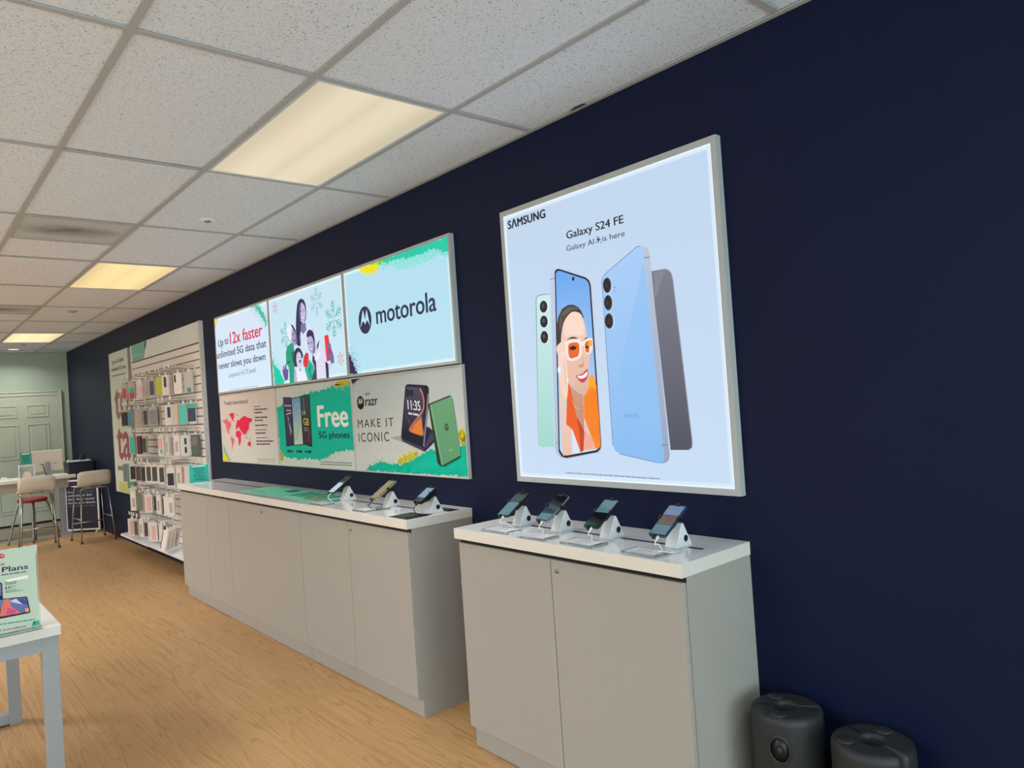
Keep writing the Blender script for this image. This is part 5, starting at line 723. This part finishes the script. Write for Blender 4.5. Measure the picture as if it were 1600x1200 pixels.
# bar stools
def bar_stool(x, y, rz, label):
    t = thing('bar_stool', (x, y, 0), label, 'bar stool', 'chrome bar stools at the desk', rz)
    # the sitter faces +y; the back is on the -y side
    b = MB(); prof = [(.2, .712), (.12, .72), (-.08, .72), (-.15, .726), (-.182, .745), (-.2, .785), (-.212, .922)]
    prof2 = [(p[0]-(.0 if k < 3 else .012), p[1]+(.013 if k < 4 else .006)) for k, p in enumerate(prof)]
    n = 12; vs = []; fs = []
    for k in range(n+1):
        u = -1+2*k/n; 
        for i, (yy, zz) in enumerate(prof):
            top = i >= 5; hw = .2 if i else .17
            cr = (1-abs(u)**8) if i == len(prof)-1 else 1
            vs.append((u*hw, yy+.015*u*u*(1 if i >= 4 else 0), zz-(1-cr)*.03+.008*u*u*(0 if i >= 4 else 1)))
    m_ = len(prof)
    for k in range(n):
        for i in range(m_-1): fs.append((k*m_+i, (k+1)*m_+i, (k+1)*m_+i+1, k*m_+i+1))
    b.geo(vs, fs, M_SHELL, True); o = b.build('seat_shell', t); sm = o.modifiers.new('thick', 'SOLIDIFY'); sm.thickness = .009; sm.offset = 1
    b = MB(); hh = .69
    b.tube(smooth_path([Vector(p) for p in ((-.16, -.172, hh-.03), (-.15, -.18, hh), (-.1, -.185, hh+.006), (.1, -.185, hh+.006), (.15, -.18, hh), (.16, -.172, hh-.03))]), .009, M_CHROME)
    b.tube(smooth_path([Vector(p) for p in ((-.16, .13, hh-.03), (-.15, .14, hh), (-.1, .145, hh+.006), (.1, .145, hh+.006), (.15, .14, hh), (.16, .13, hh-.03))]), .009, M_CHROME)
    b.tube([(-.06, -.185, hh+.012), (-.06, .145, hh+.012)], .009, M_CHROME); b.tube([(.06, -.185, hh+.012), (.06, .145, hh+.012)], .009, M_CHROME); b.build('seat_frame', t)
    b = MB(); b.tube(smooth_path([Vector(p) for p in ((-.05, -.206, .732), (-.045, -.21, .737), (.045, -.21, .737), (.05, -.206, .732), (.045, -.206, .727), (-.045, -.206, .727))]), .005, M_CHROME); b.build('hand_grip', t)
    F_ = {}
    for sx in (-1, 1):
        for y0, y1 in ((-.172, -.25), (.13, .235)):
            b = MB(); b.tube([(sx*.16, y0, hh-.03), (sx*.2, y1, .012)], .009, M_CHROME); q = b.build('leg', t)
            b = MB(); b.lathe([(0, 0), (.014, 0), (.014, .02), (.0, .02)], (sx*.2, y1, 0), M_BLACK, 10); b.build('rubber_foot', q)
    def at(sx, sy, z): k = (hh-.03-z)/(hh-.042); y0, y1 = (-.172, -.25) if sy < 0 else (.13, .235); return (sx*(.16+.04*k), y0+(y1-y0)*k, z)
    for a, c in (((-1, 1, .22), (1, 1, .22)), ((-1, -1, .3), (-1, 1, .3)), ((1, -1, .3), (1, 1, .3))): b = MB(); b.tube([at(*a), at(*c)], .008, M_CHROME); b.build('footrest', t)
    return t
bar_stool(2.015, 11.0, R(4), 'chrome bar stool with off-white back, in front of the navy floor sign')
bar_stool(1.41, 11.06, R(-4), 'chrome bar stool with off-white back, in front of the silver monitor')
t = thing('cushioned_stool', (1.45, 11.72, 0), 'low grey four-legged stool with red cushion, tucked behind the left stool', 'stool')
b = MB(); b.lathe([(0, .535), (.15, .535), (.175, .55), (.175, .575), (.15, .59), (0, .593)], (0, 0, 0), M_RED, 24); b.build('seat', t)
for k, (lx, ly) in enumerate(((-.3, -.04), (.3, .05), (-.03, -.14), (.03, .14))):
    b = MB(); b.tube(smooth_path([Vector(p) for p in ((lx*.4, ly*.4, .534), (lx*.6, ly*.6, .48), (lx, ly, .0))]), .014, M_STEEL); b.build('leg', t)
# ================================================================== canopy leg weights in the near corner
def weight(x, y, z, r, rz, label, hole):
    t = thing('canopy_weight', (x, y, 0), label, 'weight', 'black canopy leg weights', rz)
    b = MB(); rb = [(.033, z-.055), (.033, z-.012), (.034, z-.008), (.039, z-.001), (.043, z), (.047, z), (r-.026, z), (r-.014, z-.0005), (r-.005, z-.006), (r-.0006, z-.016), (r, z-.024), (r, z-.034), (r, .03), (r-.012, 0), (.033, 0), (.033, z-.055)]
    n = 48; vs = []; fs = []; k = len(rb); gap = .055
    for j in range(n+1):
        a = gap+(2*pi-2*gap)*j/n
        for rr, zz in rb: vs.append((rr*cos(a), rr*sin(a), zz))
    for j in range(n):
        for i in range(k-1): fs.append((j*k+i, (j+1)*k+i, (j+1)*k+i+1, j*k+i+1))
    fs += [tuple(range(k-1)), tuple(n*k+i for i in range(k-2, -1, -1))]
    b.geo(vs, fs, M_RUBBER, True); b.geo([(r*.99*cos(gap), r*.99*sin(gap), .0), (r*.99*cos(gap), -r*.99*sin(gap), .0), (.03, -.002, .0), (.03, .002, 0)], [(0, 1, 2, 3)], M_BLACK)
    o = b.build('shell', t)
    for a in (pi*.62, pi*1.38):
        b = MB(); b.lathe([(0, z+.004), (.022, z+.004), (.025, z+.0015), (.025, z-.004), (0, z-.004)], (r*.66*cos(a), r*.66*sin(a), 0), M_RUBBER, 20); b.build('fill_cap', t)
    b = MB(); b.box((-r*.95, -.004, z-.0005), (-.045, .004, z+.0006), M_BLACK); b.build('seam', t)
    if hole:
        T = Matrix.Rotation(hole, 4, 'Z') @ Matrix.Translation((r-.003, 0, z-.095)) @ Matrix.Rotation(pi/2, 4, 'Y') @ Matrix.Diagonal((1.3, 1, 1, 1))
        b = MB(); b.lathe([(0, .0035), (.03, .0035), (.03, .003), (0, .003)], (0, 0, 0), M_BLACK, 24); b.lathe([(.029, .001), (.029, .008), (.034, .007), (.036, .001)], (0, 0, 0), M_RUBBER, 24); b.build('side_recess', t, M=T)
        b = MB(); b.lathe([(0, .012), (.007, .011), (.011, .004), (0, .0036)], (0, 0, 0), M_RUBBER, 14); b.build('drain_plug', t, M=T)
    return t
weight(2.165, 1.255, .475, .112, R(-58), 'dark grey canopy weight with round side recess, beside the nearer cabinet', R(196+58))
weight(2.165, .985, .45, .115, R(247), 'dark grey split canopy weight standing to the right of the other', 0)
